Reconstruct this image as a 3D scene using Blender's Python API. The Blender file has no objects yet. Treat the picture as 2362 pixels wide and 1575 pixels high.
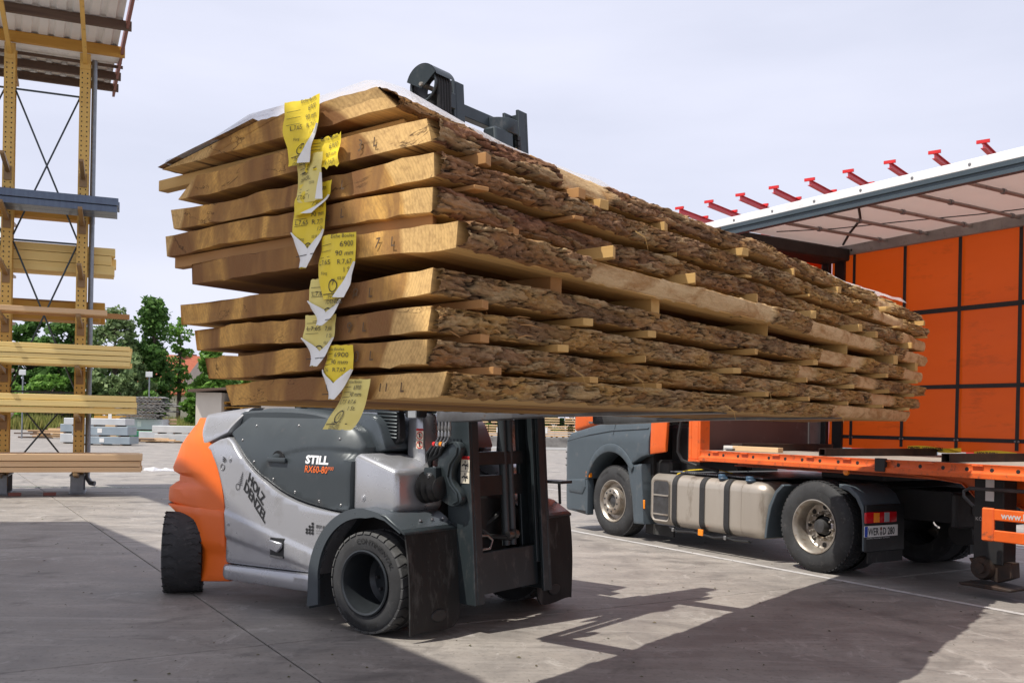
import bpy, bmesh, math, random
import numpy as np
from math import sin, cos, pi, radians, sqrt, atan2, hypot
from mathutils import Vector, Matrix
from mathutils.geometry import delaunay_2d_cdt

random.seed(7)
SC = bpy.context.scene
COL = SC.collection

# ------------------------------------------------------------------ camera
cam_d = bpy.data.cameras.new('camera')
cam = bpy.data.objects.new('camera', cam_d)
COL.objects.link(cam)
ROLL = 0.0185
# columns of the matrix: camera right, camera up, camera back
R_ = Vector((cos(ROLL), 0, sin(ROLL))); U_ = Vector((-sin(ROLL), 0, cos(ROLL))); B_ = Vector((0, -1, 0))
cam.matrix_world = Matrix(((R_.x, U_.x, B_.x, 0), (R_.y, U_.y, B_.y, 0), (R_.z, U_.z, B_.z, 1.6), (0, 0, 0, 1)))
cam_d.sensor_width = 36.0
cam_d.lens = 36.0 * 2200 / 2362
cam_d.shift_y = (973 - 787.5) / 2362
cam_d.clip_end = 3000
SC.camera = cam

# ------------------------------------------------------------------ world, sun, exposure
SUN_DIR = Vector((0.467, 0.286, -1.0)).normalized()       # direction the light travels
world = bpy.data.worlds.new('World'); SC.world = world; world.use_nodes = True
nt = world.node_tree; nt.nodes.clear()
w_out = nt.nodes.new('ShaderNodeOutputWorld'); w_bg = nt.nodes.new('ShaderNodeBackground')
sky = nt.nodes.new('ShaderNodeTexSky'); sky.sky_type = 'NISHITA'; sky.sun_disc = False
sky.sun_elevation = math.asin(-SUN_DIR.z)
sky.sun_rotation = atan2(-SUN_DIR.x, -SUN_DIR.y)
sky.dust_density = 3.0; sky.air_density = 1.0
# a thin bright veil of high cloud over the blue
tc = nt.nodes.new('ShaderNodeTexCoord'); mp = nt.nodes.new('ShaderNodeMapping'); mp.inputs['Scale'].default_value = (1.2, 1.2, 5.0)
cn = nt.nodes.new('ShaderNodeTexNoise'); cn.inputs['Scale'].default_value = 1.6; cn.inputs['Detail'].default_value = 5; cn.inputs['Roughness'].default_value = .5
cr = nt.nodes.new('ShaderNodeMapRange'); cr.inputs['From Min'].default_value = .3; cr.inputs['From Max'].default_value = .7
cr.inputs['To Min'].default_value = .72; cr.inputs['To Max'].default_value = .93
mx = nt.nodes.new('ShaderNodeMix'); mx.data_type = 'RGBA'
mx.inputs['B'].default_value = (8.3, 8.5, 10.0, 1)
nt.links.new(tc.outputs['Generated'], mp.inputs['Vector']); nt.links.new(mp.outputs['Vector'], cn.inputs['Vector'])
nt.links.new(cn.outputs['Fac'], cr.inputs['Value']); nt.links.new(cr.outputs['Result'], mx.inputs['Factor'])
nt.links.new(sky.outputs['Color'], mx.inputs['A']); nt.links.new(mx.outputs['Result'], w_bg.inputs['Color'])
nt.links.new(w_bg.outputs['Background'], w_out.inputs['Surface'])
w_bg.inputs['Strength'].default_value = 0.10

sun_d = bpy.data.lights.new('sun', 'SUN'); sun = bpy.data.objects.new('sun', sun_d); COL.objects.link(sun)
sun_d.energy = 5.0; sun_d.angle = radians(0.6); sun_d.color = (1.0, .95, .86)
sun.rotation_euler = SUN_DIR.to_track_quat('-Z', 'Y').to_euler(); sun.location = (-20, -12, 40)
SC.view_settings.view_transform = 'Standard'; SC.view_settings.look = 'None'
SC.view_settings.gamma = 1; SC.view_settings.exposure = 0.13; SC.view_settings.use_curve_mapping = False

# ------------------------------------------------------------------ mesh helpers
class MB:
    """collects raw geometry for ONE mesh object"""
    def __init__(s): s.v = []; s.f = []
    def add(s, vs, fs):
        o = len(s.v); s.v += [tuple(v) for v in vs]; s.f += [tuple(i + o for i in f) for f in fs]; return s
    def box(s, x0, x1, y0, y1, z0, z1, M=None):
        vs = [(x, y, z) for x in (x0, x1) for y in (y0, y1) for z in (z0, z1)]
        if M is not None: vs = [tuple(M @ Vector(v)) for v in vs]
        return s.add(vs, [(0, 1, 3, 2), (4, 6, 7, 5), (0, 4, 5, 1), (2, 3, 7, 6), (0, 2, 6, 4), (1, 5, 7, 3)])
    def prism(s, poly, a, b, ax='y'):
        """polygon in the plane across axis ax, extruded from a to b"""
        n = len(poly)
        P = {'y': lambda p, t: (p[0], t, p[1]), 'x': lambda p, t: (t, p[0], p[1]), 'z': lambda p, t: (p[0], p[1], t)}[ax]
        ar = sum(poly[i][0] * poly[(i + 1) % n][1] - poly[(i + 1) % n][0] * poly[i][1] for i in range(n))
        if (ar > 0) == (ax == 'y'): poly = poly[::-1]
        if a > b: a, b = b, a
        vs = [P(p, a) for p in poly] + [P(p, b) for p in poly]
        fs = [tuple(range(n))[::-1], tuple(range(n, 2 * n))] + [(i, (i + 1) % n, n + (i + 1) % n, n + i) for i in range(n)]
        return s.add(vs, fs)
    def tube(s, pts, r, n=8, cap=True):
        pts = [Vector(p) for p in pts]; rs = r if isinstance(r, (list, tuple)) else [r] * len(pts)
        base = len(s.v); up = None; rings = []
        for i, p in enumerate(pts):
            d = (pts[min(i + 1, len(pts) - 1)] - pts[max(i - 1, 0)]).normalized()
            if up is None:
                up = d.orthogonal().normalized()
            up = (up - d * up.dot(d)).normalized(); sd = d.cross(up)
            rings.append([p + (up * cos(2 * pi * k / n) + sd * sin(2 * pi * k / n)) * rs[i] for k in range(n)])
        vs = [tuple(q) for rg in rings for q in rg]; fs = []
        for i in range(len(pts) - 1):
            for k in range(n):
                fs.append((i * n + k, i * n + (k + 1) % n, (i + 1) * n + (k + 1) % n, (i + 1) * n + k))
        if cap: fs += [tuple(range(n))[::-1], tuple((len(pts) - 1) * n + k for k in range(n))]
        return s.add(vs, fs)
    def lathe(s, prof, c, axis='y', n=32, closed=False, a0=0, a1=2 * pi):
        """prof: (radius, offset along axis)"""
        full = abs(a1 - a0 - 2 * pi) < 1e-6; m = n if full else n + 1
        vs = []
        for k in range(m):
            a = a0 + (a1 - a0) * k / n
            for r, t in prof:
                ca, sa = r * cos(a), r * sin(a)
                vs.append({'y': (c[0] + ca, c[1] + t, c[2] + sa), 'x': (c[0] + t, c[1] + ca, c[2] + sa), 'z': (c[0] + ca, c[1] + sa, c[2] + t)}[axis])
        L = len(prof); fs = []
        for k in range(n):
            k2 = (k + 1) % m
            for i in range(L if closed else L - 1):
                j = (i + 1) % L
                fs.append((k * L + i, k * L + j, k2 * L + j, k2 * L + i))
        return s.add(vs, fs)
    def grid(s, rows, flip=False):
        """rows: list of equal-length lists of points"""
        n = len(rows[0]); vs = [p for r in rows for p in r]; fs = []
        for i in range(len(rows) - 1):
            for j in range(n - 1):
                q = (i * n + j, i * n + j + 1, (i + 1) * n + j + 1, (i + 1) * n + j)
                fs.append(q[::-1] if flip else q)
        return s.add(vs, fs)
    def quad(s, a, b, c, d): return s.add([a, b, c, d], [(0, 1, 2, 3)])
    def mesh(s, name, m, bevel=0, seg=1, smooth=35, recalc=True):
        me = bpy.data.meshes.new(name); me.from_pydata(s.v, [], s.f)
        if bevel or recalc:
            bm = bmesh.new(); bm.from_mesh(me)
            if recalc: bmesh.ops.recalc_face_normals(bm, faces=bm.faces)
            if bevel:
                es = [e for e in bm.edges if len(e.link_faces) == 2 and e.calc_face_angle(0) > radians(40)]
                bmesh.ops.bevel(bm, geom=es, offset=bevel, segments=seg, affect='EDGES', profile=.5, clamp_overlap=True)
            bm.to_mesh(me); bm.free()
        if smooth:
            me.shade_smooth()
            me.set_sharp_from_angle(angle=radians(smooth))
        if m: me.materials.append(m)
        return me
    def build(s, name, m, parent=None, bevel=0, seg=1, smooth=35, recalc=True):
        return link(name, s.mesh(name, m, bevel, seg, smooth, recalc), parent)

def link(name, me, parent=None, loc=None, rotz=None):
    o = bpy.data.objects.new(name, me); COL.objects.link(o)
    if parent: o.parent = parent
    if loc: o.location = loc
    if rotz is not None: o.rotation_euler = (0, 0, rotz)
    return o
def tag(o, label, cat, group=None, kind=None):
    if label: o['label'] = label
    if cat: o['category'] = cat
    if group: o['group'] = group
    if kind: o['kind'] = kind
    return o
def thing(name, label, cat, loc=(0, 0, 0), rotz=0, group=None):
    return tag(link(name, None, None, loc, rotz), label, cat, group)
def struct(o): o['kind'] = 'structure'; return o
def copy_tree(o, parent=None):
    c = o.copy(); COL.objects.link(c)
    if parent: c.parent = parent
    for ch in list(o.children): copy_tree(ch, c)
    return c

class Frame:
    def __init__(s, o, deg):
        s.o = o; s.a = radians(deg); s.X = (cos(s.a), sin(s.a)); s.Y = (-sin(s.a), cos(s.a))
    def w(s, x, y, z=0): return (s.o[0] + x * s.X[0] + y * s.Y[0], s.o[1] + x * s.X[1] + y * s.Y[1], z)
K = Frame((-1.05, 7.066), -37.1)      # forklift and its load: x forward along the forks, y across
T = Frame((3.379, 10.539), 121.5)     # truck and trailer: x towards the cab, y towards the camera side
Q = Frame((-8.84, 19.48), 22.0)     # cantilever rack: x along the beams

# ------------------------------------------------------------------ numpy noise
_rng = np.random.RandomState(3)
_lat = _rng.rand(256, 256)
def vnoise(x, y):
    xi = np.floor(x).astype(int); yi = np.floor(y).astype(int); fx = x - xi; fy = y - yi
    fx = fx * fx * (3 - 2 * fx); fy = fy * fy * (3 - 2 * fy)
    g = lambda a, b: _lat[a % 256, b % 256]
    return (g(xi, yi) * (1 - fx) + g(xi + 1, yi) * fx) * (1 - fy) + (g(xi, yi + 1) * (1 - fx) + g(xi + 1, yi + 1) * fx) * fy
def fbm(x, y, o=3):
    s = 0; a = .5; t = 0
    for i in range(o):
        s = s + a * vnoise(x * 2 ** i + 17.3 * i, y * 2 ** i + 5.1 * i); t += a; a *= .5
    return s / t

# ------------------------------------------------------------------ materials
class NT:
    def __init__(s, name):
        s.m = bpy.data.materials.new(name); s.m.use_nodes = True; s.t = s.m.node_tree
        s.b = s.t.nodes['Principled BSDF']; s.out = s.t.nodes['Material Output']
    def n(s, typ, **kw):
        nd = s.t.nodes.new('ShaderNode' + typ)
        for k, v in kw.items():
            if k in nd.inputs: nd.inputs[k].default_value = v
            else: setattr(nd, k, v)
        return nd
    def l(s, a, b): s.t.links.new(a, b)
    def coord(s, scale=(1, 1, 1), kind='Object', attr=None):
        if attr: c = s.n('Attribute', attribute_name=attr).outputs['Vector']
        elif kind == 'World': c = s.n('NewGeometry').outputs['Position']
        else: c = s.n('TexCoord').outputs[kind]
        mpn = s.n('Mapping'); mpn.inputs['Scale'].default_value = scale; s.l(c, mpn.inputs['Vector']); return mpn.outputs['Vector']
    def noise(s, vec, scale, detail=4, rough=.55, dist=0):
        nd = s.n('TexNoise', Scale=scale, Detail=detail, Roughness=rough, Distortion=dist); s.l(vec, nd.inputs['Vector']); return nd.outputs['Fac']
    def ramp(s, fac, stops):
        r = s.n('ValToRGB'); e = r.color_ramp.elements
        while len(e) < len(stops): e.new(.5)
        for el, (p, c) in zip(e, stops):
            el.position = p; el.color = (c, c, c, 1) if isinstance(c, (int, float)) else (*c, 1)
        s.l(fac, r.inputs['Fac']); return r.outputs['Color']
    def mix(s, fac, a, b, mode='MIX'):
        m = s.n('Mix', data_type='RGBA', blend_type=mode)
        for sock, v in ((m.inputs['Factor'], fac), (m.inputs['A'], a), (m.inputs['B'], b)):
            if isinstance(v, (int, float)): sock.default_value = v
            elif isinstance(v, tuple): sock.default_value = (*v, 1)
            else: s.l(v, sock)
        return m.outputs['Result']
    def bump(s, h, strength=.3, dist=.01):
        b = s.n('Bump', Strength=strength, Distance=dist); s.l(h, b.inputs['Height']); s.l(b.outputs['Normal'], s.b.inputs['Normal'])

def mat(name, c, c2=None, rough=.5, metal=0, scale=4, st=(1, 1, 1), bump=0, bs=60, bd=.004, dirt=None, dirt_amt=.0, rv=.12, kind='Object', spec=None, coat=0):
    t = NT(name); v = t.coord(st, kind)
    c2 = c2 or tuple(x * .78 for x in c)
    f = t.ramp(t.noise(v, scale), [(.32, 0), (.7, 1)])
    col = t.mix(f, c, c2)
    if dirt:
        g = t.ramp(t.noise(v, scale * 2.7, 6, .7), [(.62 - dirt_amt * .3, 0), (.80 - dirt_amt * .3, 1)])
        col = t.mix(g, col, dirt)
    t.l(col, t.b.inputs['Base Color'])
    r = t.n('MapRange'); r.inputs['To Min'].default_value = max(.03, rough - rv); r.inputs['To Max'].default_value = min(1, rough + rv)
    t.l(t.noise(v, scale * 3.1, 5), r.inputs['Value']); t.l(r.outputs['Result'], t.b.inputs['Roughness'])
    t.b.inputs['Metallic'].default_value = metal
    if spec is not None: t.b.inputs['Specular IOR Level'].default_value = spec
    if coat: t.b.inputs['Coat Weight'].default_value = coat
    if bump: t.bump(t.noise(t.coord(st, kind), bs, 3), bump, bd)
    return t.m

def concrete_mat():
    t = NT('concrete'); v = t.coord((1, 1, 1), 'World')
    big = t.noise(v, .35, 5, .6, .6); mid = t.noise(v, 1.7, 7, .68, .4); fine = t.noise(v, 22, 6, .7)
    col = t.mix(t.ramp(big, [(.3, 0), (.7, 1)]), (.290, .262, .234), (.222, .202, .182))
    col = t.mix(t.ramp(mid, [(.40, 0), (.68, 1)]), col, (.160, .147, .136))
    sv = t.coord((.35, 2.6, 1), 'World'); rot = sv.node; rot.inputs['Rotation'].default_value = (0, 0, radians(-32))
    streak = t.ramp(t.noise(sv, 1.5, 8, .75, .8), [(.50, 0), (.70, .6)])
    col = t.mix(streak, col, (.37, .343, .315))
    sv2 = t.coord((.5, 5, 1), 'World'); sv2.node.inputs['Rotation'].default_value = (0, 0, radians(27))
    col = t.mix(t.ramp(t.noise(sv2, .9, 8, .72, 1.2), [(.55, 0), (.75, .55)]), col, (.135, .12, .108))
    col = t.mix(t.ramp(fine, [(.30, .65), (.47, 0)]), col, (.10, .09, .085))
    oil = t.noise(t.coord((1, 1, 1), 'World'), .9, 6, .6, 1.4)
    col = t.mix(t.ramp(oil, [(.56, 0), (.68, .65)]), col, (.085, .076, .07))
    wsh = t.noise(t.coord((1.3, .8, 1), 'World'), 2.3, 8, .75, 1.0)
    col = t.mix(t.ramp(wsh, [(.57, 0), (.67, .6)]), col, (.40, .375, .35))
    spk = t.n('TexVoronoi', Scale=7.0); t.l(v, spk.inputs['Vector'])
    col = t.mix(t.ramp(spk.outputs['Distance'], [(.035, .8), (.06, 0)]), col, (.05, .042, .035))
    t.l(col, t.b.inputs['Base Color'])
    t.l(t.ramp(mid, [(.3, .82), (.7, .55)]), t.b.inputs['Roughness'])
    t.bump(fine, .25, .004)
    return t.m

def oak_mat():
    """solid oak: growth rings round the pith, grain along the log, saw marks, knots"""
    t = NT('sawn_oak'); a = t.n('Attribute', attribute_name='wood').outputs['Vector']
    def mapv(sc):
        q = t.n('Mapping'); q.inputs['Scale'].default_value = sc; t.l(a, q.inputs['Vector']); return q.outputs['Vector']
    w = t.n('TexNoise', Scale=2.2, Detail=3.0); t.l(mapv((1, .15, 1)), w.inputs['Vector'])
    wv = t.n('VectorMath', operation='SCALE', Scale=.16); t.l(w.outputs['Color'], wv.inputs[0])
    ad = t.n('VectorMath', operation='ADD'); t.l(mapv((1, .02, 1)), ad.inputs[0]); t.l(wv.outputs['Vector'], ad.inputs[1])
    ring = t.n('TexWave', wave_type='RINGS', rings_direction='Y', Scale=21.0, Distortion=2.2, Detail=3.0); ring.inputs['Detail Scale'].default_value = 2.0
    t.l(ad.outputs['Vector'], ring.inputs['Vector'])
    sep = t.n('SeparateXYZ'); t.l(ad.outputs['Vector'], sep.inputs[0])
    hx = t.n('CombineXYZ'); t.l(sep.outputs['X'], hx.inputs['X']); t.l(sep.outputs['Z'], hx.inputs['Z'])
    rad = t.n('VectorMath', operation='LENGTH'); t.l(hx.outputs[0], rad.inputs[0])
    stain = t.noise(mapv((2.6, .12, .55)), 1.5, 4, .55, .7)              # broad heartwood stains
    fine = t.noise(mapv((3.2, .25, 2.2)), 3.6, 6, .62, .6)
    col = t.mix(t.ramp(fine, [(.30, 0), (.72, 1)]), (.70, .405, .115), (.48, .255, .070))
    col = t.mix(t.ramp(stain, [(.38, 0), (.46, .6), (.58, 1)]), col, (.205, .096, .038))
    col = t.mix(t.ramp(rad.outputs['Value'], [(.735, 0), (.755, .8)]), col, (.72, .475, .195))      # pale sapwood
    col = t.mix(t.ramp(ring.outputs['Fac'], [(.0, .22), (.5, .0)]), col, (.26, .14, .055))
    gr = t.noise(mapv((38, .9, 38)), 1.0, 4, .6)
    col = t.mix(t.ramp(gr, [(.34, .40), (.55, 0)]), col, (.22, .12, .05))
    saw = t.n('TexWave', wave_type='BANDS', bands_direction='DIAGONAL', Scale=34.0, Distortion=3.5, Detail=3.0); t.l(mapv((1, .05, .7)), saw.inputs['Vector'])
    col = t.mix(t.ramp(saw.outputs['Fac'], [(.02, .13), (.30, 0)]), col, (.28, .15, .06))
    ck = t.n('TexNoise', Scale=2.1, Detail=5.0, Roughness=.55, Distortion=1.2); t.l(mapv((.9, .12, 1.6)), ck.inputs['Vector'])
    d = t.n('Math', operation='SUBTRACT'); d.inputs[1].default_value = .555; t.l(ck.outputs['Fac'], d.inputs[0])
    ab = t.n('Math', operation='ABSOLUTE'); t.l(d.outputs[0], ab.inputs[0])
    msk = t.ramp(t.noise(mapv((1.3, .1, 1.9)), 2.7, 2), [(.50, 0), (.54, 1)])
    crk = t.mix(1.0, t.ramp(ab.outputs[0], [(.0, .95), (.0055, 0)]), msk, 'MULTIPLY')
    col = t.mix(crk, col, (.05, .025, .012))
    t.l(col, t.b.inputs['Base Color']); t.b.inputs['Roughness'].default_value = .78
    t.b.inputs['Specular IOR Level'].default_value = .2
    t.bump(gr, .35, .003)
    return t.m

def bark_mat():
    t = NT('oak_bark'); a = t.n('Attribute', attribute_name='wood').outputs['Vector']
    def mapv(sc):
        q = t.n('Mapping'); q.inputs['Scale'].default_value = sc; t.l(a, q.inputs['Vector']); return q.outputs['Vector']
    st = t.n('Attribute', attribute_name='state').outputs['Vector']
    sp = t.n('SeparateXYZ'); t.l(st, sp.inputs[0])            # x: bare of bark, y: reddish, z: crevice depth
    v = mapv((3, 1.1, 2.2)); n1 = t.noise(v, 3.5, 8, .7, .6); n2 = t.noise(mapv((2, .8, 2)), 2.0, 5, .6, .5); n3 = t.noise(mapv((8, 2.6, 9)), 9, 9, .78, .9)
    fib = t.noise(mapv((60, 9, 70)), 1.0, 6, .7, .5)
    col = t.mix(t.ramp(n1, [(.36, 0), (.62, 1)]), (.185, .108, .052), (.50, .335, .17))
    col = t.mix(t.ramp(n2, [(.42, 0), (.58, .85)]), col, (.52, .305, .09))
    col = t.mix(t.ramp(n3, [(.52, 0), (.68, .75)]), col, (.62, .475, .29))
    red = t.mix(t.ramp(n1, [(.36, 0), (.64, 1)]), (.15, .062, .036), (.38, .19, .11))
    red = t.mix(t.ramp(n3, [(.54, 0), (.70, .65)]), red, (.44, .33, .25))
    col = t.mix(sp.outputs['Y'], col, red)
    ce = t.n('SeparateXYZ'); t.l(t.n('Attribute', attribute_name='cell').outputs['Vector'], ce.inputs[0])
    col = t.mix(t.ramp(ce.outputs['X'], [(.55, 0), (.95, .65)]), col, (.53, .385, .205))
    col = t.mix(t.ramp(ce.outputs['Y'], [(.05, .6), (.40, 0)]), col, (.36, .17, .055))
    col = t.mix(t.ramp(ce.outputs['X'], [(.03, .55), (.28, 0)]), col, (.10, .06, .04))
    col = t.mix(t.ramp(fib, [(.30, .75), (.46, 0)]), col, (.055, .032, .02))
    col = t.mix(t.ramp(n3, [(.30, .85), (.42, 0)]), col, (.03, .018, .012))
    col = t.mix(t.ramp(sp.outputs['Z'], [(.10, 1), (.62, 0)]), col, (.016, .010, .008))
    bare = t.mix(t.ramp(t.noise(mapv((2, .7, 2)), 5, 6, .65, .6), [(.45, 0), (.62, 1)]), (.64, .45, .24), (.42, .24, .10))
    bare = t.mix(t.ramp(n3, [(.30, .6), (.45, 0)]), bare, (.18, .09, .04))
    col = t.mix(sp.outputs['X'], col, bare)
    t.l(col, t.b.inputs['Base Color']); t.b.inputs['Roughness'].default_value = .9; t.b.inputs['Specular IOR Level'].default_value = .15
    ht = t.mix(.45, n3, fib); t.bump(ht, 1.0, .018)
    return t.m

def wood_mat(name, a, b, axis='x', sc=1.0):
    t = NT(name); s3 = {'x': (.6, 14, 14), 'y': (14, .6, 14), 'z': (14, 14, .6)}[axis]
    oi = t.n('ObjectInfo'); v0 = t.n('TexCoord').outputs['Object']
    ad = t.n('VectorMath', operation='ADD'); t.l(v0, ad.inputs[0])
    cb = t.n('CombineXYZ'); mm = t.n('Math', operation='MULTIPLY'); mm.inputs[1].default_value = 13.0; t.l(oi.outputs['Random'], mm.inputs[0])
    for k in range(3): t.l(mm.outputs[0], cb.inputs[k])
    t.l(cb.outputs[0], ad.inputs[1])
    mpn = t.n('Mapping'); mpn.inputs['Scale'].default_value = tuple(x * sc for x in s3); t.l(ad.outputs[0], mpn.inputs['Vector']); v = mpn.outputs['Vector']
    g = t.noise(v, 1.0, 6, .6, .3)
    col = t.mix(t.ramp(g, [(.3, 0), (.7, 1)]), a, b)
    col = t.mix(t.ramp(oi.outputs['Random'], [(0, 0), (1, .35)]), col, tuple(x * .7 for x in a))
    k = t.n('TexVoronoi', Scale=1.0); mk = t.n('Mapping'); mk.inputs['Scale'].default_value = tuple(x * sc * .25 for x in s3); t.l(ad.outputs[0], mk.inputs['Vector']); t.l(mk.outputs['Vector'], k.inputs['Vector'])
    col = t.mix(t.ramp(k.outputs['Distance'], [(.06, .8), (.12, 0)]), col, (.16, .075, .03))
    t.l(col, t.b.inputs['Base Color']); t.b.inputs['Roughness'].default_value = .7; t.b.inputs['Specular IOR Level'].default_value = .25
    t.bump(g, .2, .003)
    return t.m

def leaf_mat(name, a, b, c):
    t = NT(name); oi = t.n('NewGeometry').outputs['Random Per Island']
    col = t.ramp(oi, [(0, a), (.55, b), (1, c)])
    t.l(col, t.b.inputs['Base Color']); t.b.inputs['Roughness'].default_value = .6; t.b.inputs['Specular IOR Level'].default_value = .25
    tr = t.n('BsdfTranslucent'); t.l(col, tr.inputs['Color']); ms = t.n('MixShader'); ms.inputs[0].default_value = .3
    t.l(t.b.outputs[0], ms.inputs[1]); t.l(tr.outputs[0], ms.inputs[2]); t.l(ms.outputs[0], t.out.inputs['Surface'])
    return t.m

def film_mat():
    t = NT('clear_film'); v = t.coord((2.2, 14, 3))
    n = t.noise(v, 3, 6, .65, .8)
    t.b.inputs['Base Color'].default_value = (.80, .82, .88, 1); t.b.inputs['Roughness'].default_value = .22
    t.bump(n, .8, .02)
    tp = t.n('BsdfTransparent'); ms = t.n('MixShader'); trl = t.n('BsdfTranslucent'); trl.inputs['Color'].default_value = (.82, .84, .9, 1); m2 = t.n('MixShader'); m2.inputs[0].default_value = .4
    t.l(t.b.outputs[0], m2.inputs[1]); t.l(trl.outputs[0], m2.inputs[2])
    t.l(t.ramp(n, [(.32, .40), (.55, .68), (.70, .95)]), ms.inputs[0])
    t.l(tp.outputs[0], ms.inputs[1]); t.l(m2.outputs[0], ms.inputs[2]); t.l(ms.outputs[0], t.out.inputs['Surface'])
    return t.m

M_ = {}
M_['concrete'] = concrete_mat(); M_['oak'] = oak_mat(); M_['bark'] = bark_mat(); M_['film'] = film_mat()
M_['silver'] = mat('silver_paint', (.45, .455, .475), (.42, .425, .445), .28, .6, 1.2, rv=.06, bump=.04, bs=300, bd=.0006, dirt=(.34, .335, .335), dirt_amt=.12)
M_['hood'] = mat('dark_grey_paint', (.050, .061, .067), (.041, .050, .056), .42, .15, 1.5, bump=.05, bs=260, bd=.0006, dirt=(.09, .09, .09), dirt_amt=.1)
M_['step'] = mat('skylit_dark_grey_paint', (.085, .10, .112), (.07, .085, .095), .30, .35, 1.5)  # the dark grey paint with sky sheen put into its colour, hump and fenders
M_['orange'] = mat('orange_paint', (.82, .150, .010), (.74, .122, .008), .45, 0, 1.5, bump=.22, bs=110, bd=.0015, rv=.08)
M_['tyre'] = mat('tyre_rubber', (.036, .037, .039), (.020, .020, .021), .8, 0, 5, bump=.15, bs=90, dirt=(.085, .08, .076), dirt_amt=.15)
M_['tyre_face'] = mat('worn_rubber', (.105, .105, .104), (.05, .05, .05), .9, 0, 9, bump=.2, bs=90)
M_['rubber'] = mat('flap_rubber', (.019, .019, .019), (.028, .027, .026), .62, 0, 3, (1, 1, .35), bump=.25, bs=50, dirt=(.085, .085, .082), dirt_amt=.22, spec=.22)
M_['black'] = mat('black_plastic', (.016, .017, .018), (.011, .011, .012), .5, 0, 4)
M_['mast'] = mat('mast_steel', (.036, .048, .054), (.026, .034, .038), .40, .35, 3, (1, 1, .5), bump=.08, bs=80, dirt=(.10, .10, .098), dirt_amt=.2)
M_['steel'] = mat('bare_steel', (.34, .34, .34), (.22, .215, .21), .35, .9, 12)
M_['fork'] = mat('fork_steel', (.22, .225, .235), (.13, .13, .132), .38, .6, 6, bump=.12, bs=60, dirt=(.16, .09, .05), dirt_amt=.1)
M_['chassis'] = mat('chassis_black', (.014, .014, .015), (.022, .021, .02), .6, .1, 5, bump=.1)
M_['cabgrey'] = mat('cab_grey_plastic', (.066, .086, .102), (.056, .074, .088), .5, 0, 2, bump=.05, bs=200, bd=.001, dirt=(.14, .14, .14), dirt_amt=.12)
M_['torange'] = mat('truck_orange_paint', (.78, .135, .018), (.66, .105, .014), .38, 0, 2.5, dirt=(.30, .075, .03), dirt_amt=.2)
M_['worange'] = mat('worn_orange_paint', (.74, .125, .018), (.60, .095, .014), .5, 0, 5, dirt=(.13, .055, .03), dirt_amt=.28, bump=.1)
M_['tank'] = mat('tank_aluminium', (.50, .455, .395), (.43, .385, .33), .42, .55, 1.5, (1, 1, .25), bump=.06, bs=20, dirt=(.20, .16, .12), dirt_amt=.2)
M_['rim'] = mat('dusty_rim', (.42, .39, .345), (.30, .26, .215), .42, .65, 5, dirt=(.20, .13, .08), dirt_amt=.3)
M_['drim'] = mat('dark_rim', (.032, .037, .041), (.024, .028, .032), .35, .3, 4)
M_['hub'] = mat('hub_steel', (.10, .10, .105), (.06, .058, .056), .5, .6, 9)
M_['curtain'] = mat('orange_tarpaulin', (.74, .115, .010), (.58, .080, .008), .42, 0, .9, (.5, 1, 1.6), bump=.25, bs=5, bd=.02, dirt=(.20, .036, .010), dirt_amt=.22)
M_['strap'] = mat('black_webbing', (.025, .025, .027), (.018, .018, .019), .75, 0, 20)
M_['tarp'] = mat('pale_roof_tarp', (.66, .60, .58), (.58, .52, .50), .6, 0, 1, bump=.3, bs=2, bd=.03)
def make_translucent(m, col, f):
    t = m.node_tree; b = t.nodes['Principled BSDF']; o = t.nodes['Material Output']
    tr = t.nodes.new('ShaderNodeBsdfTranslucent'); tr.inputs['Color'].default_value = (*col, 1); ms = t.nodes.new('ShaderNodeMixShader'); ms.inputs[0].default_value = f
    t.links.new(b.outputs[0], ms.inputs[1]); t.links.new(tr.outputs[0], ms.inputs[2]); t.links.new(ms.outputs[0], o.inputs['Surface'])
make_translucent(M_['tarp'], (.80, .70, .66), .42); make_translucent(M_['curtain'], (.90, .125, .010), .42)
M_['white'] = mat('white_tarp_edge', (.78, .78, .77), (.66, .66, .66), .5, 0, 3, (1, 1, 1), bump=.2, bs=14, bd=.01, dirt=(.42, .42, .42), dirt_amt=.15)
M_['railgrey'] = mat('grey_roof_rail', (.34, .32, .31), (.25, .23, .225), .45, .4, 4, dirt=(.14, .13, .13), dirt_amt=.2)
M_['slate'] = mat('slate_blue_profile', (.06, .082, .098), (.05, .068, .08), .4, .2, 3)
M_['board'] = mat('brown_plywood_panel', (.135, .085, .078), (.105, .068, .062), .38, 0, 1.5, dirt=(.2, .15, .14), dirt_amt=.1)
M_['deck'] = mat('trailer_plywood_floor', (.36, .33, .29), (.24, .21, .18), .7, 0, 3, dirt=(.13, .1, .08), dirt_amt=.2)
M_['rust'] = mat('rusty_tube', (.030, .024, .022), (.065, .038, .026), .6, .4, 8, bump=.15)
M_['rackyel'] = mat('ochre_rack_paint', (.68, .44, .115), (.60, .375, .095), .5, .1, 3, dirt=(.27, .15, .06), dirt_amt=.15)
M_['rackarm'] = mat('brown_rack_arm', (.30, .19, .085), (.24, .145, .065), .5, .1, 4)
M_['galv'] = mat('galvanised_steel', (.26, .28, .30), (.20, .215, .235), .45, .6, 6)
M_['sheet'] = mat('zinc_roof_sheet', (.80, .80, .79), (.72, .72, .71), .55, 0, 2)
M_['redtrim'] = mat('red_brown_trim', (.22, .075, .055), (.19, .062, .045), .5, 0, 3)
M_['redbeam'] = mat('red_steel_beam', (.60, .045, .055), (.52, .038, .046), .45, .1, 3)
M_['pine'] = wood_mat('planed_pine', (.90, .70, .30), (.84, .60, .21), 'x')
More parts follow.
